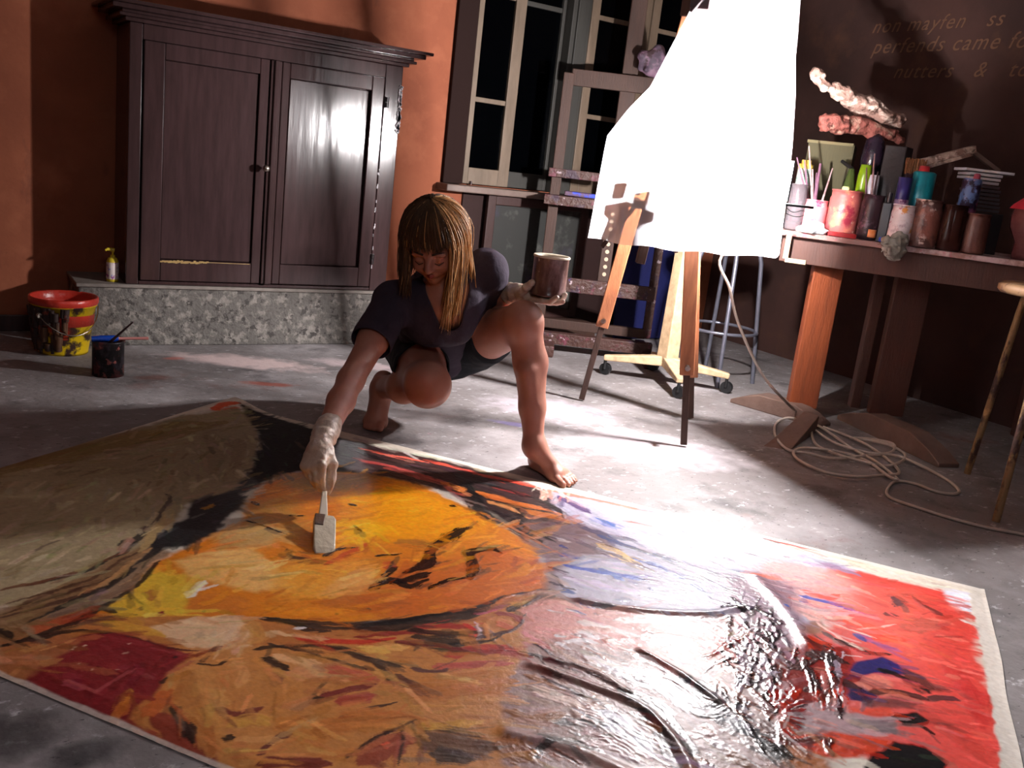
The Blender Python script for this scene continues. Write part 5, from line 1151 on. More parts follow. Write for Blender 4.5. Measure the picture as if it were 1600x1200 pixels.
# ---- marks on the orange field
K = (22, 20, 22)
for w_, p_ in ((13, [(580, 925), (611, 911), (640, 917), (666, 909)]), (8, [(603, 906), (616, 890)]), (17, [(632, 898), (665, 884), (674, 861), (695, 848), (719, 830), (737, 827)]), (6, [(585, 872), (624, 869)]), (14, [(728, 910), (741, 888), (737, 867), (770, 861), (785, 868)]),
               (8, [(669, 922), (695, 911), (726, 909)]), (6, [(503, 872), (527, 861), (556, 857)]), (6, [(548, 791), (561, 793)]), (6, [(702, 792), (712, 794)]), (4, [(453, 809), (477, 810)]), (4, [(380, 817), (420, 827), (451, 838)]), (4, [(554, 824), (561, 835)]), (8, [(395, 788), (407, 794)]), (11, [(618, 912), (650, 905), (668, 900)])):
    St(K, w_, p_, .95, .5, .2, .0012)
St((120, 64, 22), 14, [(440, 868), (470, 878), (510, 880)], .6, .5); St((70, 36, 22), 8, [(450, 860), (458, 872), (495, 876)], .9, .4); St((206, 70, 30), 8, [(505, 885), (540, 868), (578, 848)], .9, .4); St((206, 64, 40), 13, [(606, 892), (602, 880)], .8, .4)
St((150, 84, 44), 20, [(618, 852), (650, 850), (662, 860)], .6, .8); St((244, 170, 30), 12, [(640, 880), (668, 870)], .8, .4); St((240, 150, 20), 8, [(740, 840), (800, 855), (840, 870)], .7, .6); St((244, 232, 214), 12, [(291, 936), (316, 913)], .95, .3); St((176, 96, 50), 14, [(232, 925), (236, 940)], .8, .3)
St((40, 24, 20), 8, [(213, 954), (219, 954)], 1, .1); St((140, 24, 30), 12, [(243, 962), (251, 963)], 1, .1); St((60, 36, 20), 5, [(522, 962), (528, 962)], 1, .1); St((60, 36, 20), 5, [(575, 956), (582, 955)], 1, .1); St((90, 50, 30), 4, [(314, 958), (320, 958)], 1, .1)
St((176, 84, 40), 22, [(500, 945), (560, 940), (640, 945)], .5, .6); St((236, 150, 30), 18, [(420, 955), (500, 960), (560, 955)], .6, .5)
# ---- dark lines at the left
for c_1, w_, p_ in ((K, 8, [(212, 848), (190, 868), (130, 895), (45, 917)]), (K, 10, [(262, 850), (232, 878), (180, 908), (110, 945), (45, 978)]), (K, 7, [(256, 880), (220, 910), (160, 950), (90, 985), (0, 1016)]), (K, 14, [(232, 836), (205, 850), (188, 862)]), ((90, 56, 36), 5, [(230, 860), (120, 915), (0, 950)]), ((90, 56, 36), 5, [(180, 900), (80, 940), (0, 965)]), ((84, 50, 36), 6, [(150, 925), (60, 955), (-20, 975)]), ((190, 140, 90), 8, [(240, 860), (190, 895), (120, 935)]), (K, 8, [(126, 950), (150, 955), (182, 960)]), (K, 11, [(-10, 985), (12, 990), (26, 1000)]), ((112, 66, 42), 7, [(0, 925), (90, 905), (200, 865)]), (K, 6, [(0, 1016), (60, 1000), (130, 985)]), ((60, 40, 30), 5, [(256, 775), (262, 780), (250, 800), (225, 838)]), ((180, 150, 100), 12, [(262, 800), (245, 835), (222, 865)]), ((120, 100, 80), 5, [(95, 845), (40, 868)])):
    St(c_1, w_, p_, .9, .5, None, .0006)
# ---- red / black band along the far edge
for c_1, w_, p_ in (((186, 76, 72), 9, [(552, 718), (610, 733), (660, 748), (710, 762)]), ((160, 66, 56), 10, [(600, 735), (660, 752), (730, 778)]), ((222, 84, 66), 8, [(660, 722), (720, 737), (780, 752), (850, 770)]), ((226, 100, 80), 6, [(560, 702), (620, 716), (670, 728)]), (K, 9, [(560, 708), (620, 728), (690, 745)]), (K, 10, [(590, 738), (660, 757), (720, 772)]), (K, 20, [(712, 745), (738, 775), (748, 800), (800, 826), (850, 850)]),
                    ((224, 130, 60), 11, [(690, 757), (720, 768), (705, 764)]), ((222, 120, 56), 13, [(745, 772), (790, 785), (850, 800)]), ((210, 120, 40), 14, [(800, 800), (840, 806), (875, 812)]), ((226, 150, 90), 8, [(760, 785), (800, 800), (830, 815)]), (K, 10, [(790, 790), (815, 803), (812, 815)]), (K, 9, [(845, 785), (870, 800), (880, 812)]), (K, 8, [(770, 800), (830, 830), (870, 850)]), ((190, 120, 90), 6, [(760, 808), (820, 838), (860, 860)]), ((232, 190, 180), 6, [(840, 768), (862, 778), (845, 786)]), ((150, 50, 44), 8, [(770, 765), (830, 780)]), (K, 7, [(740, 755), (800, 772), (850, 790)])):
    St(c_1, w_, p_, .95, .6, .3, .001)
# ---- blue / white area
for c_1, w_, p_ in (((226, 112, 92), 8, [(860, 770), (930, 785), (1010, 803)]), ((84, 56, 110), 14, [(876, 780), (905, 795), (925, 806)]), ((14, 84, 170), 13, [(925, 815), (945, 820), (962, 828)]), ((60, 50, 90), 12, [(905, 822), (930, 835), (1000, 850)]), ((30, 56, 120), 9, [(930, 840), (1000, 862), (1060, 882)]), ((30, 50, 140), 10, [(876, 870), (915, 873)]), ((14, 66, 170), 10, [(884, 886), (935, 898), (985, 906), (1020, 912)]),
                    ((16, 80, 170), 9, [(935, 892), (955, 902), (975, 912)]), ((14, 60, 150), 9, [(985, 873), (1030, 888), (1075, 912), (1110, 940)]), ((20, 60, 130), 8, [(872, 925), (895, 930)]), ((20, 56, 130), 10, [(898, 944), (925, 950)]), ((20, 60, 130), 9, [(1104, 966), (1116, 971)]), ((222, 186, 120), 15, [(935, 852), (970, 870), (1005, 892)]), ((232, 210, 170), 8, [(990, 885), (1020, 895)]), ((60, 60, 70), 2.5, [(960, 850), (1050, 878), (1140, 905)]), ((70, 60, 80), 4, [(1060, 890), (1110, 910), (1150, 930)]), ((226, 100, 90), 7, [(975, 818), (1020, 826)]), ((90, 70, 90), 7, [(900, 850), (960, 868), (1010, 890)]), ((60, 44, 60), 6, [(860, 900), (875, 920), (895, 925)]), ((90, 80, 110), 4, [(1065, 850), (1085, 862)]), ((100, 110, 130), 5, [(1060, 848), (1080, 850)]), ((110, 100, 120), 10, [(1000, 938), (1020, 940)]),
                    ((150, 150, 170), 6, [(920, 870), (1000, 888), (1080, 930)]), ((206, 204, 222), 14, [(900, 915), (1000, 930), (1080, 950)]), ((216, 212, 222), 20, [(1040, 830), (1120, 850), (1200, 880)]), ((214, 200, 224), 12, [(880, 905), (960, 925), (1050, 938)])):
    St(c_1, w_, p_, .95, .6, .36, .001)
# ---- pink area and its rims
for c_1, w_, p_ in (((120, 76, 72), 13, [(870, 936), (930, 950), (1010, 964), (1100, 968), (1165, 962)]), ((60, 44, 60), 10, [(920, 950), (960, 956)]), ((236, 220, 214), 16, [(960, 975), (1020, 972), (1090, 985)]), ((232, 214, 210), 14, [(900, 975), (950, 985), (1000, 1000)]), ((150, 84, 72), 24, [(1000, 1000), (1050, 1002), (1090, 1014)]), ((190, 100, 88), 14, [(945, 1002), (985, 1002)]), ((128, 96, 84), 18, [(1100, 985), (1140, 980), (1120, 1000)]), ((150, 78, 70), 13, [(1000, 1020), (1020, 1040), (1050, 1062)]), ((240, 232, 236), 30, [(920, 1030), (960, 1045), (1010, 1060)]), ((238, 230, 234), 10, [(870, 1000), (900, 992), (930, 1000)]), ((238, 230, 234), 8, [(868, 1012), (905, 1005), (940, 1008)]), ((140, 90, 100), 5, [(880, 990), (920, 1000)]), ((216, 142, 130), 26, [(830, 985), (870, 985), (900, 1000)])):
    St(c_1, w_, p_, .9, .6, .34, .001)
for i in range(9):
    x0, y0 = 1088+i*6, 1022-i*3; St((146, 36, 38), 5, [(x0, y0+8), (x0+16, y0+3), (x0+40, y0-4)], .9, .5, .15, .0015)
# ---- bottom middle: white, black and brown sweeps
for c_1, w_, p_ in (((206, 198, 204), 40, [(960, 1050), (1040, 1080), (1090, 1120)]), ((200, 198, 214), 44, [(900, 1110), (960, 1140), (1010, 1190)]), ((224, 190, 176), 26, [(830, 1080), (900, 1100), (950, 1110)]), ((150, 88, 44), 15, [(820, 1058), (880, 1078), (945, 1100)]), ((60, 40, 36), 9, [(805, 1020), (850, 1030), (880, 1040)]), ((120, 50, 54), 7, [(890, 1058), (950, 1082), (985, 1095)]), ((110, 44, 50), 6, [(850, 1030), (930, 1065)]), ((36, 30, 32), 26, [(965, 1085), (1000, 1115), (1030, 1150), (1058, 1210)]), ((30, 28, 34), 16, [(985, 1088), (1020, 1105), (1060, 1145), (1085, 1200)]), ((34, 30, 34), 20, [(1035, 1055), (1080, 1085), (1130, 1110)]), ((34, 42, 54), 20, [(1055, 1058), (1110, 1085), (1150, 1120), (1210, 1180)]),
                    ((132, 70, 22), 18, [(1015, 1140), (1030, 1150)]), ((140, 76, 30), 18, [(1085, 1140), (1110, 1150)]), ((120, 66, 26), 22, [(1075, 1190), (1100, 1205)]), ((40, 54, 70), 34, [(1115, 1115), (1150, 1130), (1165, 1150)]), ((28, 26, 30), 12, [(1075, 1115), (1110, 1120), (1140, 1110)]), (K, 10, [(1070, 1100), (1100, 1108), (1130, 1100)]), ((54, 46, 40), 22, [(850, 1130), (900, 1128), (950, 1140)]), ((50, 44, 40), 20, [(830, 1155), (880, 1165), (930, 1180)]), ((150, 90, 40), 20, [(790, 1120), (830, 1130), (880, 1120)]), ((140, 80, 34), 30, [(790, 1160), (800, 1180), (830, 1200)]), (K, 14, [(830, 1195), (850, 1170), (870, 1160)]), ((190, 150, 150), 24, [(900, 1160), (960, 1170), (990, 1200)]), ((120, 74, 60), 12, [(930, 1145), (960, 1160)]), ((226, 214, 220), 20, [(1110, 1160), (1140, 1175)]), ((130, 74, 40), 24, [(1140, 1190), (1180, 1205)]), ((26, 26, 28), 30, [(1180, 1150), (1220, 1190), (1250, 1210)]), ((90, 40, 30), 22, [(1190, 1130), (1230, 1160), (1260, 1190)])):
    St(c_1, w_, p_, .92, .7, .34, .0016)
# ---- black web between white and red
web = [[(1140, 935), (1160, 960), (1168, 990), (1180, 1015)], [(1180, 1015), (1172, 1050), (1158, 1075), (1150, 1110)], [(1150, 1110), (1175, 1150), (1200, 1190)], [(1168, 990), (1190, 1000), (1200, 1020), (1215, 1030)], [(1158, 1075), (1190, 1060), (1210, 1040)], [(1120, 1020), (1150, 1040), (1185, 1050)], [(1150, 945), (1190, 960), (1230, 985)], [(1180, 1015), (1200, 1050), (1205, 1090)], [(1110, 1040), (1140, 1030), (1165, 1040)], [(1165, 1075), (1190, 1100), (1200, 1130)], [(1190, 985), (1200, 1005), (1190, 1030)], [(1130, 945), (1150, 955), (1170, 950)], [(1200, 970), (1212, 990), (1205, 1010)]]
for p_ in web: St((24, 20, 26), 8, p_, .95, .7, .1, .002)
r_ = random.Random(12)
for i in range(70):
    x0, y0 = r_.gauss(1175, 28), r_.gauss(1035, 42); St((30, 24, 32), r_.uniform(2, 5), [(x0, y0), (x0+r_.uniform(-16, 16), y0+r_.uniform(-12, 14)), (x0+r_.uniform(-24, 24), y0+r_.uniform(-16, 26))], .9, .6, .1, .002)
for i in range(60):
    x0, y0 = r_.gauss(1175, 30), r_.gauss(1030, 44); St((222, 214, 228), r_.uniform(2, 4.5), [(x0, y0), (x0+r_.uniform(-12, 12), y0+r_.uniform(4, 22))], .85, .6, .15, .002)
for i in range(90):
    x0, y0 = r_.uniform(850, 1160), r_.uniform(815, 965); l = r_.uniform(10, 34); a_ = r_.choice(((60, 54, 70), (40, 70, 140), (230, 226, 238), (120, 100, 120), (226, 214, 230)))
    if y0 < 790+(x0-850)*.2: continue
    St(a_, r_.uniform(1.5, 5), [(x0, y0), (x0+l, y0+l*.32+r_.uniform(-3, 3))], .7, .8, .2, .0012)
# ---- red field details
for c_1, w_, p_ in (((16, 56, 170), 9, [(1248, 934), (1290, 942), (1322, 952), (1342, 961)]), ((30, 50, 140), 9, [(1250, 940), (1262, 944)]), ((10, 90, 190), 7, [(1226, 949), (1234, 952)]), ((226, 60, 30), 12, [(1250, 925), (1290, 935), (1310, 930)]), ((226, 64, 34), 13, [(1305, 965), (1330, 975), (1380, 985)]), ((222, 62, 34), 15, [(1340, 995), (1390, 1000), (1420, 1000)]), ((236, 180, 168), 5, [(1275, 975), (1310, 1000), (1340, 1015)]), ((236, 190, 180), 4, [(1300, 975), (1340, 990), (1370, 1000)]), ((236, 170, 160), 4, [(1340, 985), (1405, 980)]), ((234, 170, 160), 16, [(1265, 970), (1285, 960), (1300, 968)]), ((24, 50, 130), 9, [(1336, 994), (1352, 1005)]), ((60, 30, 40), 4, [(1360, 1006), (1395, 1016)]), ((90, 50, 50), 8, [(1280, 990), (1300, 1002), (1320, 1010)]), ((60, 40, 46), 3, [(1268, 996), (1300, 1012)]), ((60, 50, 56), 3, [(1200, 968), (1225, 974)]), ((50, 40, 60), 4, [(1230, 970), (1246, 975)]),
                    ((84, 56, 62), 15, [(1400, 938), (1401, 952)]), ((110, 50, 50), 8, [(1385, 962), (1410, 966)]), ((200, 60, 50), 14, [(1500, 960), (1520, 970), (1538, 978)]), ((226, 214, 208), 5, [(1500, 972), (1530, 985)]), ((160, 50, 60), 5, [(1522, 985), (1538, 988)]), ((120, 44, 40), 10, [(1470, 965), (1440, 950)]), ((190, 84, 70), 30, [(1420, 985), (1460, 975)]), ((196, 48, 44), 26, [(1480, 1040), (1510, 1080), (1530, 1140)]), ((190, 56, 46), 30, [(1440, 1120), (1500, 1160), (1530, 1200)]), ((150, 120, 150), 12, [(1255, 880), (1300, 888), (1345, 905)]), ((214, 206, 226), 10, [(1190, 866), (1250, 882)]), ((170, 40, 36), 7, [(1185, 840), (1230, 853), (1290, 867)]), ((60, 30, 30), 4, [(1185, 842), (1225, 853)]), ((50, 40, 40), 4, [(1224, 872), (1234, 873)]), ((230, 120, 100), 14, [(1160, 900), (1220, 910)])):
    St(c_1, w_, p_, .92, .55, .35, .0008)
Pg((120, 34, 30), [(1205, 1035), (1250, 1020), (1320, 1010), (1352, 1060), (1310, 1100), (1250, 1110), (1215, 1090)], 8, .8, .12); Pg((206, 60, 32), [(1262, 1000), (1300, 1008), (1290, 1022), (1255, 1020)], 4, .9, .2)
Pg((50, 44, 104), [(1340, 1040), (1375, 1028), (1400, 1040), (1422, 1060), (1370, 1060), (1325, 1068)], 4, 1, .2); Pg((52, 40, 84), [(1325, 1070), (1350, 1075), (1372, 1092), (1360, 1104), (1325, 1098)], 4, 1, .2); Pg((222, 130, 110), [(1330, 1072), (1380, 1060), (1400, 1075), (1390, 1100), (1360, 1085)], 5, .8, .3)
Pg((84, 44, 38), [(1412, 1048), (1440, 1060), (1465, 1084), (1440, 1090), (1412, 1075)], 5, .9, .25); Pg((90, 46, 44), [(1345, 1100), (1400, 1095), (1440, 1100), (1420, 1112), (1350, 1110)], 6, .8, .3); St((60, 36, 36), 9, [(1450, 1098), (1478, 1094), (1492, 1098)], .9, .4, .3)
Pg((214, 64, 34), [(1320, 1110), (1390, 1112), (1400, 1128), (1330, 1128)], 5, .9, .3); Pg((158, 128, 134), [(1235, 1115), (1275, 1100), (1330, 1122), (1400, 1128), (1405, 1155), (1330, 1158), (1240, 1145)], 6, .95, .35); St((90, 74, 80), 22, [(1340, 1142), (1380, 1142), (1400, 1140)], .7, .5, .4)
Pg((216, 66, 32), [(1235, 1155), (1300, 1152), (1395, 1166), (1360, 1188), (1300, 1192), (1240, 1180)], 5, 1, .25); Pg((190, 110, 44), [(1225, 1165), (1260, 1175), (1300, 1192), (1280, 1215), (1230, 1210)], 7, .8, .3)
Pg((24, 24, 27), [(1365, 1185), (1398, 1168), (1440, 1174), (1478, 1200), (1470, 1230), (1340, 1230)], 5, 1, .12); Pg((30, 28, 30), [(1405, 1122), (1430, 1118), (1450, 1132), (1440, 1142), (1412, 1140)], 4, 1, .12); St(K, 7, [(1440, 1140), (1458, 1155)], .9, .4, .2)
for i in range(26):
    a_ = math.radians(-60+i*9); x0, y0 = 1210, 1120; St(r_.choice(((178, 34, 28), (210, 56, 30), (110, 22, 24), (230, 210, 214), (40, 20, 24))), r_.uniform(3, 7), [(x0+14*math.sin(a_), y0-12*math.cos(a_)), (x0+50*math.sin(a_), y0-r_.uniform(38, 60)*math.cos(a_))], .85, .6, .1, .0025)
for p_ in ([(1298, 1018), (1306, 1060), (1316, 1100), (1322, 1135)], [(1305, 1030), (1312, 1080)], [(1255, 1035), (1272, 1075), (1282, 1100)]): St((34, 20, 26), 12, p_, .95, .8, .08, .003)
for i in range(16): 
    x0 = 1292+r_.uniform(0, 26); y0 = 1020+r_.uniform(0, 80); St((220, 206, 220), 2.5, [(x0, y0), (x0+5, y0+r_.uniform(12, 26))], .8, .5, .1, .002)
for i in range(14):
    x0 = 1265+r_.uniform(0, 60); y0 = 1045+r_.uniform(0, 50); St(r_.choice(((220, 60, 34), (228, 190, 190))), 4, [(x0, y0), (x0+2, y0+r_.uniform(14, 30))], .8, .5, .1, .002)
St((70, 22, 26), 10, [(1298, 1160), (1300, 1175), (1306, 1188)], .95, .3, .1, .003)
for c_1, w_, p_ in (((60, 26, 26), 22, [(1230, 1050), (1275, 1030), (1330, 1045)]), ((70, 30, 30), 16, [(1255, 1085), (1310, 1070), (1345, 1080)]), ((40, 24, 28), 14, [(1290, 1010), (1300, 1050)]), (K, 14, [(1380, 1052), (1420, 1070), (1455, 1090)]), ((60, 34, 32), 14, [(1360, 1085), (1410, 1090), (1450, 1100)]), (K, 20, [(1400, 1128), (1440, 1132)]), ((100, 34, 32), 16, [(1240, 1000), (1290, 1020)]), ((80, 40, 36), 14, [(1200, 1150), (1240, 1165), (1290, 1160)]), (K, 22, [(1215, 1170), (1235, 1195)]), ((50, 40, 40), 9, [(1300, 1000), (1345, 1020), (1390, 1025)])):
    St(c_1, w_, p_, .9, .7, .22, .0012)
# ---- centre bottom
for c_1, w_, p_ in ((K, 10, [(412, 970), (450, 975), (480, 988), (520, 990)]), (K, 9, [(440, 975), (520, 985), (600, 978), (700, 962)]), (K, 22, [(570, 985), (640, 978), (700, 972), (748, 958)]), (K, 26, [(640, 1002), (690, 1008), (730, 1008)]), ((170, 36, 36), 9, [(650, 986), (700, 984), (735, 986)]), ((204, 44, 34), 13, [(456, 996), (510, 1006), (570, 1006), (620, 1000)]), ((150, 34, 36), 8, [(560, 998), (640, 992), (680, 996)]), ((232, 186, 140), 8, [(425, 992), (450, 996)]), ((232, 220, 220), 5, [(455, 985), (476, 984)]), ((190, 50, 44), 18, [(700, 1028), (750, 1016), (810, 1016)]), ((150, 40, 40), 10, [(740, 1022), (800, 1022), (830, 1030)]), ((130, 96, 108), 22, [(745, 985), (760, 998)]), ((210, 40, 36), 8, [(722, 980), (738, 990), (732, 1000)]), ((226, 200, 210), 3, [(738, 975), (748, 990), (742, 1005)]), ((210, 110, 80), 14, [(775, 975), (800, 985)]), ((110, 54, 70), 7, [(730, 955), (780, 940), (840, 925)]), (K, 5, [(700, 960), (760, 945), (830, 928), (860, 922)]), ((200, 90, 110), 5, [(740, 962), (790, 950)]), (K, 9, [(790, 958), (810, 950), (850, 935)]), ((150, 60, 60), 10, [(770, 960), (800, 965), (812, 975)]),
                    ((40, 24, 22), 8, [(400, 1020), (450, 1012), (520, 1016), (560, 1022)]), ((44, 28, 26), 10, [(520, 1018), (560, 1030), (600, 1052), (618, 1080)]), ((40, 26, 24), 6, [(480, 1028), (530, 1040), (572, 1054)]), ((60, 36, 30), 5, [(560, 1028), (600, 1040), (632, 1050)]), ((44, 28, 26), 5, [(420, 1010), (470, 1022)]), ((236, 176, 100), 12, [(565, 1016), (600, 1018), (640, 1015)]), ((232, 180, 90), 18, [(570, 1015), (610, 1025)]), ((120, 80, 50), 6, [(620, 1008), (655, 1005), (650, 1020)]), ((232, 180, 130), 16, [(430, 1028), (470, 1040), (500, 1046)]), ((220, 150, 100), 30, [(450, 1060), (500, 1060), (560, 1065)]), ((200, 90, 70), 20, [(510, 1050), (560, 1062), (590, 1070)]), (K, 13, [(412, 1034), (428, 1040), (447, 1054)]), ((150, 90, 60), 14, [(430, 1060), (428, 1080)]), (K, 10, [(455, 1116), (480, 1104), (505, 1096)]), ((120, 30, 40), 10, [(500, 1094), (550, 1082), (590, 1076)]), ((180, 70, 66), 18, [(530, 1100), (590, 1092)]), ((60, 34, 30), 5, [(530, 1125), (580, 1110), (620, 1104)]), ((90, 50, 40), 10, [(620, 1060), (640, 1072), (660, 1080)]),
                    ((192, 116, 56), 40, [(640, 1090), (720, 1080), (800, 1070)]), ((200, 128, 64), 26, [(660, 1068), (740, 1062), (800, 1055)]), ((200, 90, 80), 14, [(680, 1045), (750, 1040), (800, 1040)]), ((90, 50, 56), 8, [(640, 1050), (690, 1052), (700, 1048)]), ((206, 150, 60), 20, [(650, 1140), (700, 1140), (740, 1135)]), ((96, 62, 44), 44, [(650, 1165), (720, 1165), (780, 1175)]), ((60, 46, 40), 30, [(680, 1185), (740, 1190)]), ((150, 62, 44), 40, [(560, 1200), (610, 1170), (640, 1165)]), ((226, 100, 70), 12, [(592, 1172), (604, 1174)]), ((50, 32, 28), 7, [(530, 1196), (575, 1165), (622, 1134)]), ((60, 36, 30), 5, [(618, 1138), (622, 1170), (620, 1205)]), ((50, 36, 30), 8, [(628, 1135), (642, 1150)]), ((100, 40, 44), 8, [(400, 1182), (430, 1160), (460, 1145)]), ((120, 40, 40), 22, [(400, 1195), (450, 1192), (510, 1200)]), ((204, 130, 60), 34, [(440, 1130), (480, 1150), (500, 1170)]), ((200, 120, 56), 36, [(500, 1140), (560, 1130), (620, 1120)]),
                    ((214, 148, 84), 30, [(300, 1045), (330, 1080), (340, 1130)]), ((190, 124, 66), 30, [(290, 1060), (310, 1120), (330, 1180)]), ((206, 136, 74), 26, [(350, 1060), (370, 1090), (360, 1130)]), ((226, 160, 100), 14, [(370, 1040), (385, 1060), (375, 1080)]), ((30, 24, 22), 6, [(298, 1044), (315, 1036)]), ((50, 30, 24), 4, [(300, 1043), (340, 1046), (362, 1034)]), ((120, 40, 40), 9, [(345, 1112), (380, 1124), (415, 1112)]), (K, 10, [(345, 1156), (370, 1154)]), ((212, 156, 74), 20, [(360, 1140), (400, 1130), (420, 1140)]), ((60, 36, 30), 5, [(245, 1078), (265, 1062)]), ((50, 30, 30), 5, [(270, 1034), (296, 1026)]), ((90, 30, 34), 4, [(130, 985), (200, 1000), (260, 1018), (320, 1022)]), ((60, 34, 30), 4, [(60, 998), (120, 986), (180, 994)]),
                    ((206, 116, 52), 16, [(165, 1140), (180, 1110), (196, 1084)]), ((226, 160, 60), 10, [(182, 1105), (197, 1085)]), ((196, 100, 48), 22, [(222, 1122), (245, 1105), (266, 1088)]), ((196, 90, 46), 12, [(200, 1140), (215, 1160), (240, 1185)]), (K, 12, [(190, 1138), (198, 1160), (212, 1180)]), (K, 13, [(221, 1150), (238, 1172), (262, 1190), (290, 1200)]), ((30, 30, 28), 15, [(270, 1108), (284, 1135), (298, 1158)]), ((200, 130, 80), 8, [(0, 1052), (20, 1060), (40, 1050)]), ((200, 150, 90), 5, [(260, 1060), (262, 1085)]), ((150, 50, 40), 8, [(190, 1090), (240, 1100)]), ((176, 88, 58), 12, [(90, 1010), (130, 1000), (160, 998)])):
    St(c_1, w_, p_, .92, .55, .35, .0009)
for i in range(8):
    x0, y0 = r_.uniform(110, 240), r_.uniform(1000, 1060); St((232, 206, 180), 3, [(x0, y0), (x0+3, y0+1)], .9, .1)
for c_1, w_, p_ in ((K, 9, [(416, 968), (520, 978), (640, 972), (740, 955), (800, 935)]), ((60, 34, 32), 10, [(640, 990), (700, 996), (760, 990)]), ((120, 40, 40), 9, [(620, 1006), (680, 1012), (740, 1024)]), (K, 5, [(700, 1010), (760, 1004), (800, 985)]), ((70, 44, 50), 6, [(740, 1000), (800, 985), (820, 960)])):
    St(c_1, w_, p_, .9, .6, .3, .0008)
for i in range(120):
    x0, y0 = r_.uniform(820, 1200), r_.uniform(985, 1190); l = r_.uniform(14, 60); a_ = r_.choice(((60, 40, 40), (226, 214, 216), (150, 84, 60), (120, 60, 60), (40, 44, 60), (206, 170, 160), (214, 190, 190)))
    St(a_, r_.uniform(2, 7), [(x0, y0), (x0+l*.5, y0+l*.22+r_.uniform(-4, 4)), (x0+l, y0+l*.55)], .7, .8, .16, .0012)
for i in range(60):
    x0, y0 = r_.uniform(1230, 1500), r_.uniform(930, 1180); l = r_.uniform(14, 50); a_ = r_.choice(((226, 70, 50), (160, 40, 38), (230, 130, 110), (190, 60, 50), (120, 50, 50)))
    St(a_, r_.uniform(3, 9), [(x0, y0), (x0+l, y0+l*.25+r_.uniform(-4, 4))], .45, .8, None, .0006)
for i in range(70):
    x0, y0 = r_.uniform(280, 840), r_.uniform(760, 960); l = r_.uniform(14, 60); a_ = r_.choice(((250, 170, 30), (206, 104, 26), (232, 140, 40), (240, 180, 90), (190, 90, 30)))
    if y0 < 750+(x0-500)*.25: continue
    St(a_, r_.uniform(4, 12), [(x0, y0), (x0+l*.6, y0-l*.12), (x0+l, y0-l*.3+r_.uniform(-6, 6))], .35, .8, None, .0006)
# ---- loose brushwork following the nearest laid strokes, in the colours already there
FP = np.array([q_[0] for q_ in FLOW]); FD = np.array([q_[1] for q_ in FLOW])
def delin(c): return tuple(255*(v*12.92 if v < .0031 else 1.055*v**(1/2.4)-.055) for v in np.clip(c, 0, 1))
for i in range(4200):
    u, v = r_.uniform(.02, LU-.02), r_.uniform(.02, LV-.02); iu, iv = int(u/GS), int(v/GS); c = delin(COLR[iu, iv])
    k_ = np.argmin((FP[:, 0]-u)**2+(FP[:, 1]-v)**2); d = FD[k_]; a_ = r_.gauss(0, .25); d = np.array([d[0]*math.cos(a_)-d[1]*math.sin(a_), d[0]*math.sin(a_)+d[1]*math.cos(a_)])
    l = r_.uniform(.02, .09); j_ = r_.gauss(0, 19); col = tuple(min(250, max(12, q_+j_+r_.gauss(0, 6))) for q_ in c)
    St(col, r_.uniform(.005, .020), [(u, v), (u+d[0]*l, v+d[1]*l)], .6, .9, None, .0006, True, True)
# raw canvas margins
m1 = np.clip((.030+.012*n2(14, 40)+.006*n2(60, 41)-gv)/.004, 0, 1)*np.clip((gu-1.28)/.2, 0, 1); m2 = np.clip((.040+.03*n2(9, 42)+.012*n2(50, 43)-(LU-gu))/.006, 0, 1)*np.clip((gv-.02)*20, 0, 1)
m3 = np.clip((.012+.006*n2(30, 44)-(LV-gv))/.003, 0, 1)*.7
mm = np.maximum(np.maximum(m1*.85, m2), m3)[..., None]
COLR = COLR*(1-mm)+np.array(lin((214, 206, 196)), np.float32)*(1+.15*fine[..., None])*mm
# cloth relief: soft folds and the raised rim at the left end
def ridge(pts, w, h):
    Q = np.array(spline([uv(*p) for p in pts], 6)); sl = sub(Q.min(0), Q.max(0), w*3); d = np.full(gu[sl].shape, 9.)
    for i in range(len(Q)-1):
        a, b = Q[i], Q[i+1]; ab = b-a; t = np.clip(((gu[sl]-a[0])*ab[0]+(gv[sl]-a[1])*ab[1])/(ab@ab+1e-12), 0, 1); d = np.minimum(d, np.hypot(gu[sl]-a[0]-t*ab[0], gv[sl]-a[1]-t*ab[1]))
    REL[sl] += h*np.exp(-(d/w)**2)
REL = .0045+.004*(n2(2.2, 50)+.5)+.0016*n2(9, 51)
ridge([(830, 1045), (930, 1080), (1000, 1110), (1050, 1160), (1080, 1215)], .010, .007); ridge([(1000, 1020), (1060, 1055), (1120, 1100)], .008, .005); ridge([(905, 942), (1000, 958), (1100, 962), (1150, 955)], .012, .006); ridge([(860, 1035), (930, 1055), (980, 1085)], .008, .004)
ridge([(790, 1150), (900, 1180), (980, 1215)], .014, .006); ridge([(1180, 905), (1230, 960), (1260, 1010)], .02, .005)
edge = np.minimum(np.minimum(gu, LU-gu), np.minimum(gv, LV-gv)); REL = .0015+(REL-.0015)*np.clip(edge/.04, 0, 1)
REL = REL+.0035*np.clip(.010-(LU-gu), 0, .01)/.01*(n2(6, 52)+.5)
lf = np.exp(-((gu)/.10)**2)*.030*np.clip(1-(gv-.0)/1.9, 0, 1)*(1+.4*n2(3, 55)); REL = REL+lf     # the far left end curls up a little
HT = np.clip(HT, -.002, .004)
Z_ = REL+HT*.6+.00025*fine
ewob = .006*n2(5, 60)*np.clip(1-edge/.05, 0, 1)
XY = cT+(gu+ewob)[..., None]*eu+(gv+ewob*.8)[..., None]*ev
V = np.concatenate([XY, Z_[..., None]], -1).reshape(-1, 3); O3 = np.array([*(cT+eu*LU/2+ev*LV/2), 0]); V = V-O3
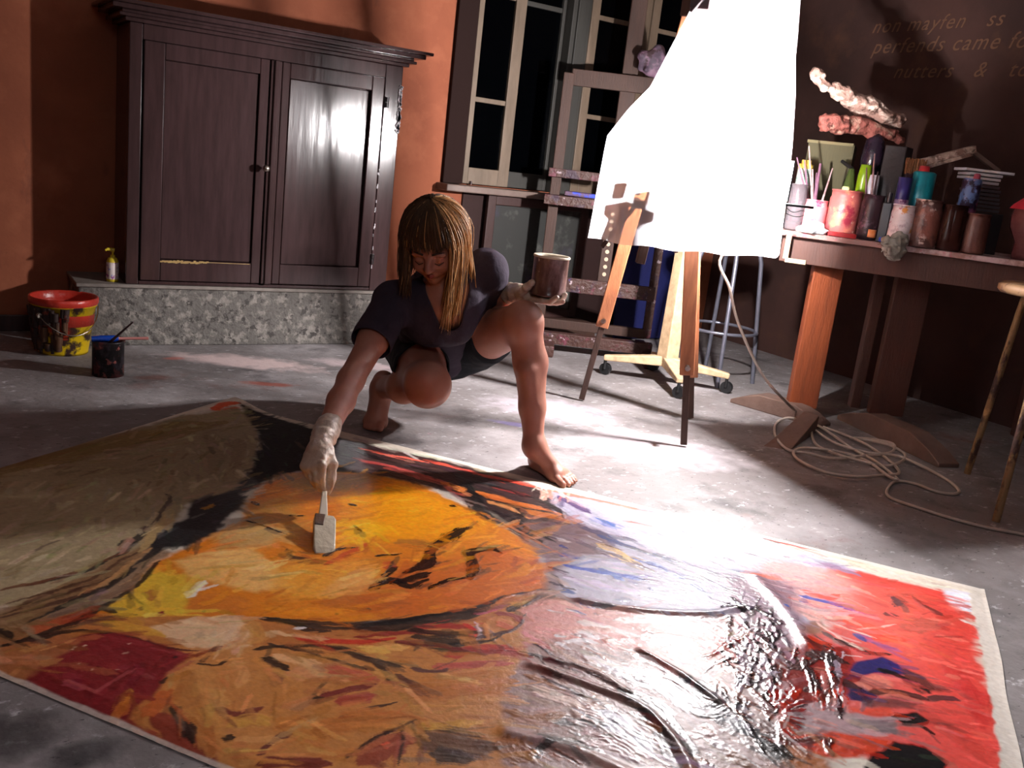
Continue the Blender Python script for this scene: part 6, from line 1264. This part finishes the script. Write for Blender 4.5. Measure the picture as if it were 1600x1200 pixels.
ii = np.arange(NUu*NVv).reshape(NUu, NVv); Q = np.stack([ii[:-1, :-1], ii[1:, :-1], ii[1:, 1:], ii[:-1, 1:]], -1).reshape(-1, 4)
if np.cross(V[Q[0, 1]]-V[Q[0, 0]], V[Q[0, 3]]-V[Q[0, 0]])[2] < 0: Q = Q[:, ::-1]
m_paint = bpy.data.materials.new('oil_paint_on_canvas'); m_paint.use_nodes = True; nt = m_paint.node_tree; N = nt.nodes; Lk = nt.links; b = N['Principled BSDF']
at1 = N.new('ShaderNodeAttribute'); at1.attribute_name = 'paint'; at2 = N.new('ShaderNodeAttribute'); at2.attribute_name = 'gloss'
nz = N.new('ShaderNodeTexNoise'); nz.inputs['Scale'].default_value = 90; nz.inputs['Detail'].default_value = 6; tc = N.new('ShaderNodeTexCoord'); Lk.new(tc.outputs['Object'], nz.inputs['Vector'])
hv = N.new('ShaderNodeMix'); hv.data_type = 'RGBA'; hv.blend_type = 'OVERLAY'; hv.inputs['Factor'].default_value = .25; Lk.new(at1.outputs['Color'], hv.inputs[6]); Lk.new(nz.outputs['Fac'], hv.inputs[7]); Lk.new(hv.outputs[2], b.inputs['Base Color'])
Lk.new(at2.outputs['Fac'], b.inputs['Roughness']); bp_ = N.new('ShaderNodeBump'); bp_.inputs['Strength'].default_value = .35; bp_.inputs['Distance'].default_value = .003; Lk.new(nz.outputs['Fac'], bp_.inputs['Height']); Lk.new(bp_.outputs[0], b.inputs['Normal'])
b.inputs['Specular IOR Level'].default_value = .36
mrc = N.new('ShaderNodeMapRange'); mrc.inputs['From Min'].default_value = .12; mrc.inputs['From Max'].default_value = .42; mrc.inputs['To Min'].default_value = .3; mrc.inputs['To Max'].default_value = 0; Lk.new(at2.outputs['Fac'], mrc.inputs[0]); Lk.new(mrc.outputs[0], b.inputs['Coat Weight']); b.inputs['Coat Roughness'].default_value = .16; b.inputs['Coat IOR'].default_value = 1.45; Lk.new(bp_.outputs[0], b.inputs['Coat Normal'])
cv = vq('painted_canvas', V, Q, m_paint); cv.location = O3
a1 = cv.data.attributes.new('paint', 'FLOAT_COLOR', 'POINT'); a1.data.foreach_set('color', np.concatenate([np.clip(COLR, 0, 1), np.ones(COLR.shape[:2]+(1,))], -1).astype(np.float32).ravel())
a2 = cv.data.attributes.new('gloss', 'FLOAT', 'POINT'); a2.data.foreach_set('value', np.clip(GL, .18, .9).astype(np.float32).ravel())
tag(cv, 'huge unstretched canvas on the floor painted in orange, red, black, blue and white', 'painting')
